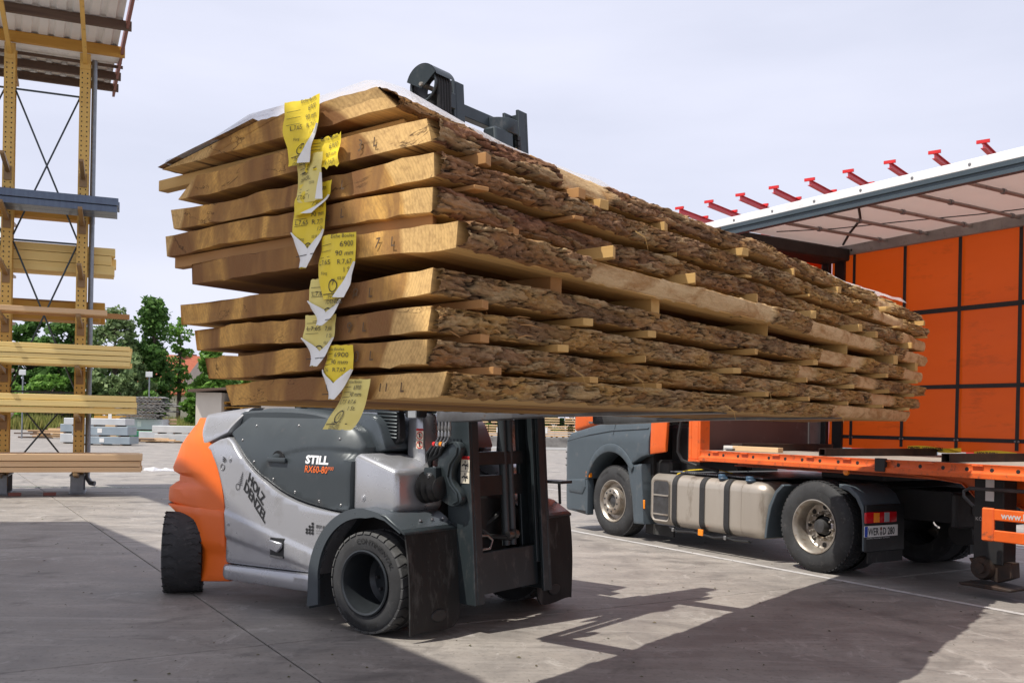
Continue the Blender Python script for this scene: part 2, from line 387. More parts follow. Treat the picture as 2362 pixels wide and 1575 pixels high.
M_['spruce'] = wood_mat('pale_spruce', (.72, .50, .29), (.62, .41, .22), 'x')
M_['bluewrap'] = mat('blue_foil_beam', (.105, .145, .21), (.08, .11, .17), .35, 0, 3, (6, 1, 1))
M_['darkwood'] = wood_mat('weathered_purlin', (.15, .10, .075), (.085, .056, .042), 'x')
M_['yelwood'] = wood_mat('ochre_timber', (.56, .31, .065), (.44, .22, .04), 'x')
M_['sticker'] = wood_mat('sticker_wood', (.56, .36, .135), (.47, .275, .09), 'x')
M_['stickred'] = wood_mat('reddish_sticker_wood', (.44, .235, .09), (.36, .18, .065), 'x')
M_['tagyel'] = mat('yellow_paper', (.78, .60, .035), (.72, .54, .03), .5, 0, 6, bump=.5, bs=14, bd=.006)
M_['tagpale'] = mat('faded_yellow_paper', (.70, .60, .20), (.66, .54, .15), .5, 0, 6, bump=.5, bs=14, bd=.006)
M_['paper'] = mat('white_paper', (.78, .77, .74), (.70, .69, .66), .5, 0, 6)
M_['ink'] = mat('black_ink', (.012, .012, .013), (.012, .012, .013), .6); M_['print'] = mat('printed_ink', (.07, .06, .03), (.06, .05, .03), .6)
M_['pencil'] = mat('pencil_mark', (.10, .06, .03), (.12, .07, .035), .8)
M_['wtext'] = mat('white_lettering', (.82, .82, .82), (.8, .8, .8), .4)
M_['otext'] = mat('orange_lettering', (.85, .17, .03), (.8, .15, .02), .4)
M_['gtext'] = mat('pale_lettering', (.50, .46, .44), (.48, .44, .42), .5)
M_['emboss'] = mat('embossed_rubber', (.012, .012, .012), (.01, .01, .01), .7)
M_['red'] = mat('signal_red', (.62, .018, .02), (.55, .015, .016), .35)
M_['amber'] = mat('amber_lens', (.85, .26, .01), (.8, .22, .01), .25)
M_['redlens'] = mat('red_lens', (.55, .006, .012), (.4, .004, .01), .2)
M_['clear'] = mat('clear_lens', (.36, .37, .38), (.22, .23, .24), .12)
M_['blue'] = mat('plate_blue', (.01, .06, .42), (.01, .05, .38), .4)
M_['cap'] = mat('dark_blue_cap', (.03, .05, .075), (.06, .13, .22), .4, 0, 8)
M_['cream'] = mat('cream_decal', (.72, .66, .52), (.70, .64, .50), .45)
M_['yelstrap'] = mat('yellow_webbing', (.80, .56, .02), (.74, .50, .015), .6, 0, 9)
M_['glass'] = mat('dark_cab_glass', (.02, .025, .03), (.02, .025, .03), .08, 0, 2)
M_['line'] = mat('road_marking', (.50, .485, .475), (.38, .365, .355), .7, 0, 4, (1, 1, 1), dirt=(.22, .21, .2), dirt_amt=.3, kind='World')
M_['trunk'] = mat('tree_bark', (.085, .066, .05), (.06, .045, .034), .9, 0, 4, bump=.4, bs=12, bd=.03)
M_['leafd'] = leaf_mat('dark_leaves', (.045, .105, .024), (.085, .18, .04), (.15, .27, .065))
M_['leafm'] = leaf_mat('fresh_leaves', (.08, .175, .03), (.135, .27, .045), (.21, .37, .07))
M_['leafw'] = leaf_mat('greyish_leaves', (.10, .16, .06), (.16, .23, .095), (.25, .33, .14))
M_['leafy'] = leaf_mat('yellowish_grass', (.17, .21, .05), (.27, .28, .08), (.38, .34, .11))
M_['roofred'] = mat('red_roof_tiles', (.42, .12, .06), (.34, .09, .045), .8, 0, 3)
M_['rooftile'] = mat('dark_roof_tiles', (.10, .085, .08), (.07, .06, .058), .8, 0, 3)
M_['render'] = mat('cream_render', (.60, .55, .47), (.54, .49, .42), .85, 0, 1)
M_['packblue'] = mat('bluish_wrapped_pack', (.30, .36, .40), (.24, .29, .33), .35, 0, 1.5)
M_['packgrey'] = mat('pale_wrapped_pack', (.55, .57, .58), (.46, .48, .49), .4, 0, 1.5)
M_['corr'] = mat('weathered_corrugated_sheet', (.26, .25, .235), (.13, .125, .12), .7, .2, 2)
M_['green'] = mat('green_tarp', (.02, .20, .10), (.015, .15, .08), .5)
M_['kerb'] = mat('pale_kerb', (.55, .55, .54), (.48, .48, .47), .8, 0, 1)
M_['hall'] = mat('hall_cladding', (.30, .29, .28), (.26, .25, .24), .7, 0, 1)
M_['grassg'] = mat('grass_ground', (.10, .13, .035), (.15, .15, .05), .9, 0, .4, kind='World')

# ------------------------------------------------------------------ lettering
_tc = {}
def glyphs(text, size, bold=0, shear=0, align='LEFT'):
    cu = bpy.data.curves.new('t', 'FONT'); cu.body = text; cu.size = size; cu.offset = bold; cu.shear = shear
    cu.align_x = align; cu.resolution_u = 2
    ob = bpy.data.objects.new('t', cu); COL.objects.link(ob)
    me = bpy.data.meshes.new_from_object(ob, depsgraph=bpy.context.evaluated_depsgraph_get())
    vs = [v.co[:2] for v in me.vertices]; fs = [tuple(p.vertices) for p in me.polygons]
    bpy.data.objects.remove(ob); bpy.data.curves.remove(cu); bpy.data.meshes.remove(me)
    return vs, fs
def lettering(name, items, fn, m, parent):
    """items: (text, size, u, v, kw); fn maps (u, v) on the sheet to a point in the parent's space"""
    mb = MB()
    for text, size, u, v, kw in items:
        rot = kw.pop('rot', 0) if kw else 0; sx = kw.pop('sx', 1) if kw else 1
        vs, fs = glyphs(text, size, **(kw or {}))
        c, s = cos(rot), sin(rot)
        mb.add([fn(u + c * x * sx - s * y, v + s * x * sx + c * y) for x, y in vs], fs)
    return mb.build(name, m, parent, recalc=False, smooth=0)
def strokes(mb, pts, w, fn):
    """a drawn line as a flat ribbon"""
    L = []; Rr = []
    for i, p in enumerate(pts):
        a = pts[max(i - 1, 0)]; b = pts[min(i + 1, len(pts) - 1)]; dx, dy = b[0] - a[0], b[1] - a[1]; l = hypot(dx, dy) or 1
        L.append(fn(p[0] - dy / l * w / 2, p[1] + dx / l * w / 2)); Rr.append(fn(p[0] + dy / l * w / 2, p[1] - dx / l * w / 2))
    mb.grid([Rr, L])
def circle_pts(u, v, r, n=18, sx=1): return [(u + r * sx * cos(2 * pi * k / n), v + r * sin(2 * pi * k / n)) for k in range(n + 1)]

# ================================================================== GROUND
g = MB(); g.grid([[(-900, -60, -.03), (900, -60, -.03)], [(-900, 1500, -.03), (900, 1500, -.03)]], True)
ground = struct(g.build('ground', M_['concrete'], smooth=0, recalc=False))
yard = struct(link('yard_pavement', None))
SL = 6.12
slab_me = {}
sb = MB(); sb.box(-SL / 2 + .007, SL / 2 - .007, -SL / 2 + .007, SL / 2 - .007, -.03, 0)
slab_me = sb.mesh('concrete_slab', M_['concrete'], bevel=.006, smooth=0)
for i in range(-3, 9):
    for j in range(-3, 6):
        o = link('concrete_slab', slab_me, yard)
        o.location = T.w(-.60 + SL * (i + .5), .08 + SL * (j + .5) + .12); o.rotation_euler = (0, 0, T.a)
# painted bay line along the truck
def ground_strip(name, pts, w, m, z=.004, fr=T):
    mb = MB(); L = []; Rr = []
    for (a, b) in pts:
        L.append(fr.w(a, b + w / 2, z)); Rr.append(fr.w(a, b - w / 2, z))
    mb.grid([L, Rr]); o = mb.build(name, m, smooth=0); return struct(o)
ground_strip('bay_line', [(x, .19) for x in np.linspace(14, -8, 60)], .085, M_['line'])
ground_strip('bay_line', [(x, -4.4) for x in np.linspace(14, -8, 40)], .085, M_['line'])
mbk = MB(); mbk.box(-16, 40, 57, 57.4, -.02, .12)
struct(mbk.build('kerb', M_['kerb']))
# litter of leaves and chips on the slabs
rl = random.Random(5); lm = MB()
for k in range(520):
    d = rl.uniform(4.6, 22); x = rl.uniform(-.5, .5) * d; a = rl.uniform(0, 2 * pi); l = rl.uniform(.005, .022); w = l * rl.uniform(.25, .6)
    lm.add([(x + l * cos(a), d + l * sin(a), .006), (x - w * sin(a), d + w * cos(a), .012), (x - l * cos(a), d - l * sin(a), .006), (x + w * sin(a), d - w * cos(a), .005)], [(0, 1, 2, 3)])
lit = lm.build('leaf_litter', mat('leaf_litter', (.06, .075, .025), (.11, .07, .04), .8, 0, 1.7, kind='World', dirt=(.42, .38, .33), dirt_amt=.2), smooth=0); lit['kind'] = 'stuff'

# open storage hall the photographer stands beside: it shades the near yard
hall = thing('storage_hall', 'flat roofed open sided storage hall beside the yard, behind and left of the viewpoint', 'building', (-12, 2, 0))
H2 = 6.4; off = (SUN_DIR.x / -SUN_DIR.z * H2, SUN_DIR.y / -SUN_DIR.z * H2)
sh = [(-10.5, 13.2), (-6.44, 14.14), (-.34, 5.86), (.30, 4.35), (.45, 3.6), (-2.6, 3.4), (-4.6, 6.2)]      # outline of the shade on the yard
hp = [(x - off[0] + 12, y - off[1] - 2) for x, y in sh]
mb = MB(); mb.prism(hp, H2, H2 + .35, 'z'); mb.build('roof', M_['hall'], hall)
for (x, y) in [(hp[0][0] + .4, hp[0][1] - .3), (hp[1][0] - .5, hp[1][1] - .5), (hp[6][0] + .1, hp[6][1] + .3), (hp[5][0] + .1, hp[5][1] + .5), ((hp[1][0] + hp[2][0]) / 2 - .5, (hp[1][1] + hp[2][1]) / 2 - .4), (hp[4][0] - .6, hp[4][1] + .3)]:
    mb = MB(); mb.box(x - .12, x + .12, y - .12, y + .12, 0, H2 - .002); mb.build('post', M_['galv'], hall)

# ================================================================== TIMBER LOAD
PITH = (2.05, 2.22)
def attr(me, name, arr):
    a = me.attributes.new(name, 'FLOAT_VECTOR', 'POINT'); a.data.foreach_set('vector', np.asarray(arr, dtype=np.float32).ravel())
def worley(x, y):
    """distance to the nearest cell wall and a random height per cell"""
    xi = np.floor(x).astype(int); yi = np.floor(y).astype(int); f1 = np.full(x.shape, 9.); f2 = f1.copy(); hh = np.zeros(x.shape)
    for a in (-1, 0, 1):
        for b in (-1, 0, 1):
            cx, cy = xi + a, yi + b
            d = np.hypot(cx + _lat[cx % 256, cy % 256] - x, cy + _lat[(cx + 91) % 256, (cy + 37) % 256] - y)
            m = d < f1; f2 = np.where(m, f1, np.minimum(f2, d)); hh = np.where(m, _lat[(cx + 13) % 256, (cy + 201) % 256], hh); f1 = np.where(m, d, f1)
    return f2 - f1, hh
# name, z of underside, thickness, near end: left bottom x, left top x, right top x, right bottom x, far y, far right x, bare ranges, red, tilt
PLANKS = [
 ('2L', 2.742, .094, 1.18, 1.86, 2.55, 2.65, 4.40, 2.55, [(3.3, 3.9)], .55, .012),
 ('3L', 2.580, .092, 1.30, 1.44, 2.80, 2.83, 4.38, 2.72, [(-1.75, -1.30), (2.7, 3.4)], .85, .004),
 ('5L', 2.450, .086, 1.27, 1.26, 2.84, 2.85, 4.46, 2.74, [(2.55, 3.6)], .85, .006),
 ('6L', 2.345, .088, 1.23, 1.22, 2.84, 2.83, 4.52, 2.77, [(3.4, 4.6)], .75, .014),
 ('7L', 2.203, .090, 1.41, 1.40, 2.96, 2.95, 4.56, 2.77, [(-1.68, .25), (.95, 2.55), (3.55, 4.6)], .70, .012),
 ('8L', 2.040, .088, 1.33, 1.32, 2.85, 2.84, 4.45, 2.75, [(1.35, 2.3), (3.6, 4.6)], .22, .022),
 ('9L', 1.918, .088, 1.45, 1.43, 2.84, 2.83, 4.45, 2.73, [(.95, 1.35), (2.25, 2.9)], .15, .022),
 ('10L', 1.796, .090, 1.54, 1.51, 2.83, 2.82, 4.45, 2.72, [(2.8, 3.6)], .30, .022),
 ('11L', 1.681, .086, 1.70, 1.66, 2.92, 2.885, 4.40, 2.66, [(1.8, 4.6)], .12, .024)]
NEAR = -2.50
LAB = {'2L': 'topmost thick oak plank under the clear film, with wide sloping bark edge', '3L': 'second oak plank from the top of the load, pencilled 3L on its end',
 '5L': 'third oak plank from the top, broad sawn end marked L beside a split', '6L': 'fourth oak plank from the top, curved rings on its sawn end',
 '7L': 'fifth oak plank from the top, long stretch of its edge bare of bark', '8L': 'oak plank pencilled 8L, sixth from the top',
 '9L': 'oak plank pencilled 9L, shaggy bark fibres at its near corner', '10L': 'oak plank pencilled 10L, second from the bottom of the load',
 '11L': 'lowest and narrowest oak plank, pencilled 11L, lying on the forks'}
def build_plank(i, P):
    nm, zb, th, xlb, xlt, xrt, xrb, yf, xrf, bare, red, tilt = P
    ph = i * 31.7
    ys = [NEAR]; 
    while ys[-1] < yf: ys.append(min(yf, ys[-1] + .0105 + .0042 * (ys[-1] - NEAR)))
    ys = np.array(ys); t = (ys - NEAR) / (yf - NEAR); n = len(ys)
    wig = (fbm(ys * .8 + ph, np.full(n, ph), 3) - .5) * .12 + (fbm(ys * 3.1 + ph, np.full(n, ph + 9), 2) - .5) * .035
    wig = (wig - wig[0]) * np.minimum(1, t * 6)
    bow = (-.19 if nm == '2L' else .05) * np.sin(t * pi)
    if nm == '2L': wig = wig * .5
    rb = xrb + (xrf - xrb) * t + wig + bow; rt = rb + (xrt - xrb) + (fbm(ys * 1.7 + ph, np.full(n, 3.3 + ph), 2) - .5) * .03 * np.minimum(1, t * 8)
    wl = (fbm(ys * .9 + ph, np.full(n, ph + 40), 3) - .5) * .12; wl = (wl - wl[0]) * np.minimum(1, t * 6)
    lb = xlb + .05 * t + wl; lt = xlt + (xlb + .02 - xlt if nm == '2L' else 0) * np.minimum(1, t * 2.2) * .6 + .05 * t + wl
    cup = [.0, .010, -.012, .014, -.010, .012, -.014, .009, .012][i]; cx0 = [2.0, 2.1, 1.9, 2.2, 2.0, 2.2, 2.0, 2.25, 2.3][i]
    zof = lambda x: (x - 2.85) * tilt + cup * (np.sin((x - cx0) * 3.1 + i) + .5 * np.sin((x - cx0) * 7.3 + 2 * i)) * .5
    org = K.w(2.05, 1.0, zb)
    def loc(x, y, z): return (x - 2.05, y - 1.0, z)
    # body: bottom, sawn faces and end grain, thin bark side walls behind the bark skin
    k = 22; vs = []; wd = []; fs = []
    crackx = [.28 + .07 * (i % 3), .55 + .05 * (i % 4), .78]
    for a in range(n):
        jag = 0
        for c in range(k):
            s = c / (k - 1); x = lb[a] + (rb[a] - lb[a]) * s; z = zof(x) 
            vs.append(loc(x, ys[a], z)); wd.append((x - PITH[0], ys[a] + ph, zb + z - PITH[1]))
        for c in range(k):
            s = 1 - c / (k - 1); x = lt[a] + (rt[a] - lt[a]) * s; z = zof(x) + th
            vs.append(loc(x, ys[a], z)); wd.append((x - PITH[0], ys[a] + ph, zb + z - PITH[1]))
    m2 = 2 * k
    # rough cut: end vertices move a few mm in and out
    for c in range(m2):
        x, y, z = vs[c]; 
        e = (vnoise(np.array([x * 9 + ph]), np.array([z * 30 + ph]))[0] - .5) * .024 - (.05 * max(0, .35 - (c if c < k else m2 - 1 - c) / k) if i > 3 else 0) * -1
        vs[c] = (x, y + e, z + (vnoise(np.array([x * 14 + ph]), np.array([c // k + ph]))[0] - .5) * .009 + (vnoise(np.array([x * 41 + ph]), np.array([c // k + ph + 5]))[0] - .5) * .007)
    for a in range(n - 1):
        for c in range(m2): fs.append((a * m2 + c, (a + 1) * m2 + c, (a + 1) * m2 + (c + 1) % m2, a * m2 + (c + 1) % m2))
    for c in range(k - 1): fs.append((c, c + 1, m2 - 2 - c, m2 - 1 - c))
    b0 = (n - 1) * m2
    for c in range(k - 1): fs.append((b0 + c + 1, b0 + c, b0 + m2 - 1 - c, b0 + m2 - 2 - c))
    me = bpy.data.meshes.new('oak_plank'); me.from_pydata(vs, [], fs); me.shade_smooth(); me.set_sharp_from_angle(angle=radians(40)); me.materials.append(M_['oak']); attr(me, 'wood', wd)
    o = link('oak_plank', me, None, org, K.a); tag(o, LAB[nm], 'plank', 'oak planks of the load')
    # bark skin on the right (seen) side
    bsc = [1, .8, 1.2, .9, 1.1, .7, 1.0, .82, 1.25][i]
    def bark(side):
        nr = 19 if side > 0 else 7; yy = np.arange(n) if side > 0 else np.arange(0, n, 3); Y = ys[yy]
        if side < 0: yy = yy[Y > (-2.28 + .1 * (i % 3) if i else -9)]; Y = ys[yy]
        Y = Y.copy()
        if side < 0 and i == 0: Y[0] -= .03
        S, YY = np.meshgrid(np.linspace(0, 1, nr), Y)
        eb = (rb if side > 0 else lb)[yy][:, None]; et = (rt if side > 0 else lt)[yy][:, None]
        X = eb + (et - eb) * S
        br = np.zeros(len(Y))
        if side > 0:
            for (a, b) in bare:
                br = np.maximum(br, np.clip((Y - a) / .05 + (fbm(Y * 5, Y * 0 + ph, 2) - .5) * 2, 0, 1) * np.clip((b - Y) / .05 + (fbm(Y * 5, Y * 0 + ph + 3, 2) - .5) * 2, 0, 1))
        jl = (fbm(YY * 9 + ph, S * 3 + ph, 3) - .5) * .9
        BR = np.clip(br[:, None] * 1.8 - .4 + jl, 0, 1) * (br[:, None] > .02)
        wx = YY + (fbm(YY * 5 + ph, S * 3 + 2, 3) - .5) * .34 + S * th * 1.3 * (1 if i % 2 else -1); sv = S * th + (fbm(YY * 6 + ph, S * 3, 3) - .5) * .085
        r2 = fbm(wx * 34 + ph, sv * 70 + ph, 3); lump = fbm(YY * 3.2 + ph, S * 1.2 + ph, 2)
        e1, h1 = worley(wx * 5.2 * bsc + ph, sv * 30 * bsc + ph * .7)                      # scaly plates split by furrows
        e2, h2 = worley(wx * 15 * bsc + ph, sv * 70 + ph)
        crev = np.clip(e1 * 7, 0, 1) * (.72 + .28 * np.clip(e2 * 6, 0, 1)); fibre = fbm(wx * 40 + ph, sv * 260 + ph, 3) - .5
        D = .004 + .034 * np.clip(lump - .25, 0, 1) + crev * (.012 + .020 * h1 + .007 * h2) + .010 * (r2 - .5) + .016 * fibre
        D = D * (1 - BR) + BR * (.003 + .008 * (fbm(YY * 3, S * 2 + ph, 2) - .3))
        edge = np.minimum(S, 1 - S) * (nr - 1)
        D = D * (1 if side > 0 else (np.clip((YY + 2.35) * 3, 0, 1) if i else 1)) + (.035 * r2 if i == 0 and side < 0 else 0)
        D = np.where(edge < .5, -.004 + (r2 - .5) * .004, D)
        prof = np.sin(np.clip(S, 0, 1) * pi) * .008
        X = X + side * (D + prof)
        Z = S * th + zof(X) + (r2 - .5) * .010 * (1 - BR) + np.where(edge < .5, (vnoise(YY * 26 + ph, S * 3) - .5) * .012, 0)
        P3 = np.stack([X - 2.05, YY - 1.0, Z], -1); nn = len(Y)
        fs = [(a * nr + c, a * nr + c + 1, (a + 1) * nr + c + 1, (a + 1) * nr + c) for a in range(nn - 1) for c in range(nr - 1)]
        if side > 0: fs = [f[::-1] for f in fs]
        me = bpy.data.meshes.new('bark'); me.from_pydata([tuple(p) for p in P3.reshape(-1, 3)], [], fs); me.shade_smooth(); me.materials.append(M_['bark'])
        rd = np.clip(red * (1.25 - (YY - NEAR) / 3.1) + (fbm(YY * 1.5 + ph, S + 7, 2) - .5) * .6, 0, 1)
        attr(me, 'wood', np.stack([X - PITH[0] + i * 3.1, YY + ph, Z + zb], -1)); attr(me, 'state', np.stack([BR, rd * (.8 + .4 * (i % 2)) if i < 5 else rd, np.where(BR > .5, 1, crev * .9 + .05)], -1)); attr(me, 'cell', np.stack([h1, h2, fibre + .5], -1))
        link('bark', me, o)
    bark(1); bark(-1)
    # crayon mark on the sawn end
    cx = xrt - {'2L': .42, '3L': .34, '5L': .52, '6L': .55, '7L': .40, '8L': .40, '9L': .42, '10L': .40, '11L': .33}[nm]
    txt = {'5L': 'L', '6L': '6L'}.get(nm, nm)
    fnm = lambda u, v: (cx + u - 2.05, NEAR - .012 - 1.0, zof(cx) + th * .24 + v)
    lettering('crayon_mark', [(txt[:-1], .062, 0, 0, dict(shear=.15, bold=-.006)), ('L', .06, .055 + .03 * (len(txt) - 1), .004, dict(shear=.1, bold=-.006))], fnm, M_['pencil'], o)['kind'] = 'stuff'
    return o
for i, P in enumerate(PLANKS): build_plank(i, P)

# stickers (battens) between the planks: gap index -> y positions measured along the load
GAPS = [(PLANKS[i + 1][1] + PLANKS[i + 1][2], PLANKS[i][1]) for i in range(8)]
ST = [[(-2.40, 2.62, 1.03), (-1.75, 2.74, 1.4), (-.9, 2.72, 1.3), (.04, 2.74, 1.3), (.75, 2.72, 1.3), (1.65, 2.74, 1.3), (2.6, 2.70, 1.3), (3.5, 2.68, 1.3), (4.15, 2.66, 1.3)],
 [(-2.28, 2.92, 1.4), (-1.66, 2.93, 1.4), (-1.44, 2.90, 1.5), (-.87, 2.91, 1.4), (-.05, 2.95, 1.4), (.75, 2.92, 1.4), (1.65, 2.92, 1.4), (2.9, 2.9, 1.4), (4.1, 2.88, 1.4)],
 [(-2.33, 2.93, 1.4), (-1.72, 2.96, 1.4), (-.76, 2.90, 1.4), (.06, 2.92, 1.4), (1.0, 2.93, 1.4), (2.1, 2.92, 1.4), (3.2, 2.90, 1.4), (4.2, 2.86, 1.4)],
 [(-2.44, 2.80, 1.23), (-2.08, 2.90, 1.4), (-1.55, 3.02, 1.4), (-.72, 2.98, 1.4), (.1, 2.96, 1.4), (1.0, 2.96, 1.4), (1.95, 2.97, 1.4), (2.5, 2.92, 1.4), (3.6, 2.90, 1.4)],
 [(-1.75, 2.86, 1.5), (-.95, 2.90, 1.5), (.35, 2.93, 1.5), (1.9, 2.90, 1.5), (3.1, 2.9, 1.5), (4.1, 2.82, 1.5)],
 [(-2.30, 2.93, 1.5), (-1.62, 2.94, 1.5), (-1.04, 2.92, 1.5), (.15, 2.95, 1.5), (1.15, 2.94, 1.5), (2.0, 2.91, 1.5), (2.85, 2.90, 1.5), (3.9, 2.86, 1.5)],
 [(-2.28, 2.93, 1.5), (-1.78, 2.93, 1.5), (-1.1, 2.92, 1.5), (-.1, 2.95, 1.5), (1.0, 2.93, 1.5), (2.0, 2.91, 1.5), (2.95, 2.90, 1.5), (3.9, 2.85, 1.5)],
 [(-2.27, 2.97, 1.9), (-1.58, 2.96, 1.6), (-.97, 2.94, 1.6), (.2, 2.99, 1.6), (1.02, 2.93, 1.6), (2.0, 2.88, 1.6), (2.9, 2.87, 1.6), (3.9, 2.8, 1.6)]]
ORD = ['first', 'second', 'third', 'fourth', 'fifth', 'sixth', 'seventh', 'eighth', 'ninth']
PN = ['top plank', 'second plank from the top', 'third plank from the top', 'fourth plank from the top', 'fifth plank from the top', 'plank marked 8L', 'plank marked 9L', 'plank marked 10L']
rs = random.Random(11)
for gi, (z0, z1) in enumerate(GAPS):
    gap = z1 - z0; h = max(gap - .002, .014) if gi else .050
    tl = (PLANKS[gi][-1] + PLANKS[gi + 1][-1]) / 2
    for si, (y, xr, xl) in enumerate(ST[gi]):
        w = rs.uniform(.042, .062); mb = MB(); c = xr - .02 * rs.random()
        zz = lambda x: (x - 2.85) * tl
        e = rs.uniform(-.012, .012)
        P8 = [(xl, y - w / 2), (c + e, y - w / 2), (c - e, y + w / 2), (xl, y + w / 2)]
        vs = [(px - 2.05, py - 1.0, zz(px)) for px, py in P8] + [(px - 2.05, py - 1.0, zz(px) + h) for px, py in P8]
        mb.add(vs, [(3, 2, 1, 0), (4, 5, 6, 7), (0, 1, 5, 4), (1, 2, 6, 5), (2, 3, 7, 6), (3, 0, 4, 7)])
        o = mb.build('sticker', M_['stickred'] if ((si == 0 and gi) or (gi in (1, 2, 3) and si < 2)) else M_['sticker'], None, bevel=.002)
        o.location = K.w(2.05, 1.0, z0 + .001); o.rotation_euler = (0, 0, K.a)
        tag(o, '%s wooden batten from the near end, under the %s' % (ORD[si], PN[gi]), 'batten', 'wooden battens between the oak planks')
# clear film over the top plank
rows = []; rf = random.Random(2)
zt = PLANKS[0][1] + PLANKS[0][2]
fy = np.linspace(-2.53, 4.25, 120); prof = [(1.235, .004), (1.25, .014), (1.33, .022), (1.58, .058), (1.84, .116), (2.0, .108), (2.3, .107), (2.53, .114), (2.60, .095), (2.68, .045), (2.72, -.005)]
for a, y in enumerate(fy):
    t = (y + 2.53) / 6.8; row = []
    for c, (x, dz) in enumerate(prof):
        wv = (fbm(np.array([y * 1.9 + c * .35]), np.array([c * .8]), 3)[0] - .5) * 1.2
        dx = .02 * wv + ((-.20 * sin(t * pi) - .09 * t) * (1 if c > 6 else .6) if c > 4 else .0)
        lift = .04 * wv if c in (0, 1, 8, 9, 10) else .012 * wv
        d2 = dz
        if c in (9, 10): d2 = dz + .035 * (fbm(np.array([y * 1.3]), np.array([c + 3.]), 3)[0] - .5); dx += .028 + .012 * (c == 10); d2 += .034 * min(1, max(0, (y + 1.3) / .6))
        row.append((x + dx - 2.05, y - 1.0, d2 + lift + (x - 2.85) * .012 + .004))
    rows.append(row)
mb = MB(); mb.grid(rows); o = mb.build('plastic_film', M_['film'], smooth=180, recalc=False)
o.location = K.w(2.05, 1.0, PLANKS[0][1]); o.rotation_euler = (0, 0, K.a); tag(o, 'crumpled clear plastic film draped over the topmost oak plank', 'plastic sheet')

# yellow paper tags stapled to the plank ends
def paper_tag(x, z, w, h, pal, label, lines, taper=0, lean=0, curl=0, start=.0, num=None, white=False, logo=True):
    """hangs from its top centre at (x, z) on the sawn end face"""
    t = thing('paper_tag', label, 'tag', K.w(x, NEAR - .02, z), K.a, 'paper tags on the plank ends')
    def hw(v):   # half width at height fraction v (0 top, 1 bottom)
        return w / 2 * (1 if v < .45 or not taper else 1 - taper * ((v - .45) / .55) ** 1.1)
    ns = random.Random(int(x * 1000 + z * 777))
    ph = ns.uniform(0, 9)
    def S(u, v, dy=0):   # u in metres from centre, v in metres downwards
        f = min(1, max(0, v / h))
        y = -.016 - .035 * curl * f * f - .014 * sin(f * 5 + ph + u * 22) * f - .010 * cos(u / w * 5 + ph) - dy
        y += .014 * (vnoise(np.array([u * 26 + ph * 7]), np.array([v * 20 + ph]))[0] - .5) * min(1, f * 4 + .2)
        return (u + lean * f * f, y, -v)
    rows = []
    nv, nu = 26, 15
    rip = [ns.uniform(-1, 1) * (.008 if len(lines) == 5 else .0018) for _ in range(nu)]
    for a in range(nv + 1):
        f = a / nv; ww = hw(f)
        rows.append([S(-ww + 2 * ww * c / (nu - 1), h * f + (rip[c] if a in (0, nv) else 0)) for c in range(nu)])
    mb = MB(); mb.grid(rows, True)
    mb.build('sheet', M_['paper'] if white else (M_['tagpale'] if pal else M_['tagyel']), t, smooth=180, recalc=False)
    if taper:
        for sgn in ((-1, 1) if taper > .5 else (1,)):
            rw = []
            for a in range(9):
                f = .45 + .545 * a / 8; ww = hw(f); fw = min((w / 2 - ww) * 1.9, ww * 1.0) + .001
                rw.append([S(sgn * (ww + .001), h * f, .001), S(sgn * (ww - fw * .4), h * f, .010), S(sgn * (ww - fw), h * f - .004, .007)])
            mb = MB(); mb.grid(rw); mb.build('folded_corner', M_['paper'], t, smooth=180)
    it = []
    for (s, sz, u, v) in lines: it.append((s, sz, u, -v, dict(sx=1)))
    fn = lambda u, v: S(u, -v, .004)
    if it: lettering('print', it, fn, M_['print'], t)['kind'] = 'stuff'
    mb = MB()
    if num is not None:
        nu_, nvv, s_ = num
        strokes(mb, circle_pts(nu_, -nvv, .022, sx=.9), .004, fn)
        strokes(mb, [(nu_ - .05, -nvv - .030), (nu_ + .06, -nvv - .026)], .003, fn)
    for q in range(3): strokes(mb, [(-w * .42, -h * (.16 + .1 * q)), (-w * .1, -h * (.15 + .1 * q))], .0016, fn)
    mb.build('pen_mark', M_['ink'], t, recalc=False, smooth=0)['kind'] = 'stuff'
    return t
def full(R, y0=.02, n='7'):
    return [('Eiche Boules', .020, -.02, y0 + .012), ('6900', .030, .02, y0 + .046), ('90 mm', .028, .005, y0 + .080), ('L.7,65', .026, -.075, y0 + .112), ('R.' + R, .026, .012, y0 + .112), ('1 St.', .026, .035, y0 + .142), ('02.05.19', .016, .015, y0 + .170)]
def withlogo(L, y, nn): return L + [('F\u00f6rg', .016, -.06, y - .045), (nn, .034, -.012, y - .004), ('/HOLZ', .024, -.03, y + .045), ('/DENZEL', .022, -.035, y + .066)]
paper_tag(2.185, 2.846, .205, .262, False, 'topmost yellow paper tag, hanging over the top plank end and gap', withlogo(full('7,67', .002), .200, '2'), taper=.42, curl=.6, num=(0, .198, '2'))
paper_tag(2.305, 2.676, .200, .122, False, 'short torn yellow tag on the second plank, its lower edge ripped', full('7,67', .0)[:5], curl=.2)
paper_tag(2.225, 2.620, .165, .185, True, 'pale tag turned printed side askew on the third gap, circled number 3', [('HOLZ', .024, -.055, .075), ('DENZEL', .022, -.06, .10), ('3', .036, -.02, .045), ('02.05', .015, .01, .12)], taper=.22, lean=.03, curl=.5, num=(-.01, .033, '3'))
paper_tag(2.262, 2.508, .175, .125, False, 'crumpled yellow tag on the third plank, below the pale turned one', [('90 mm', .026, -.02, .03), ('L.7,6  R.7,68', .022, -.07, .062), ('1 St.', .02, .01, .09)], taper=.35, lean=-.04, curl=.8)
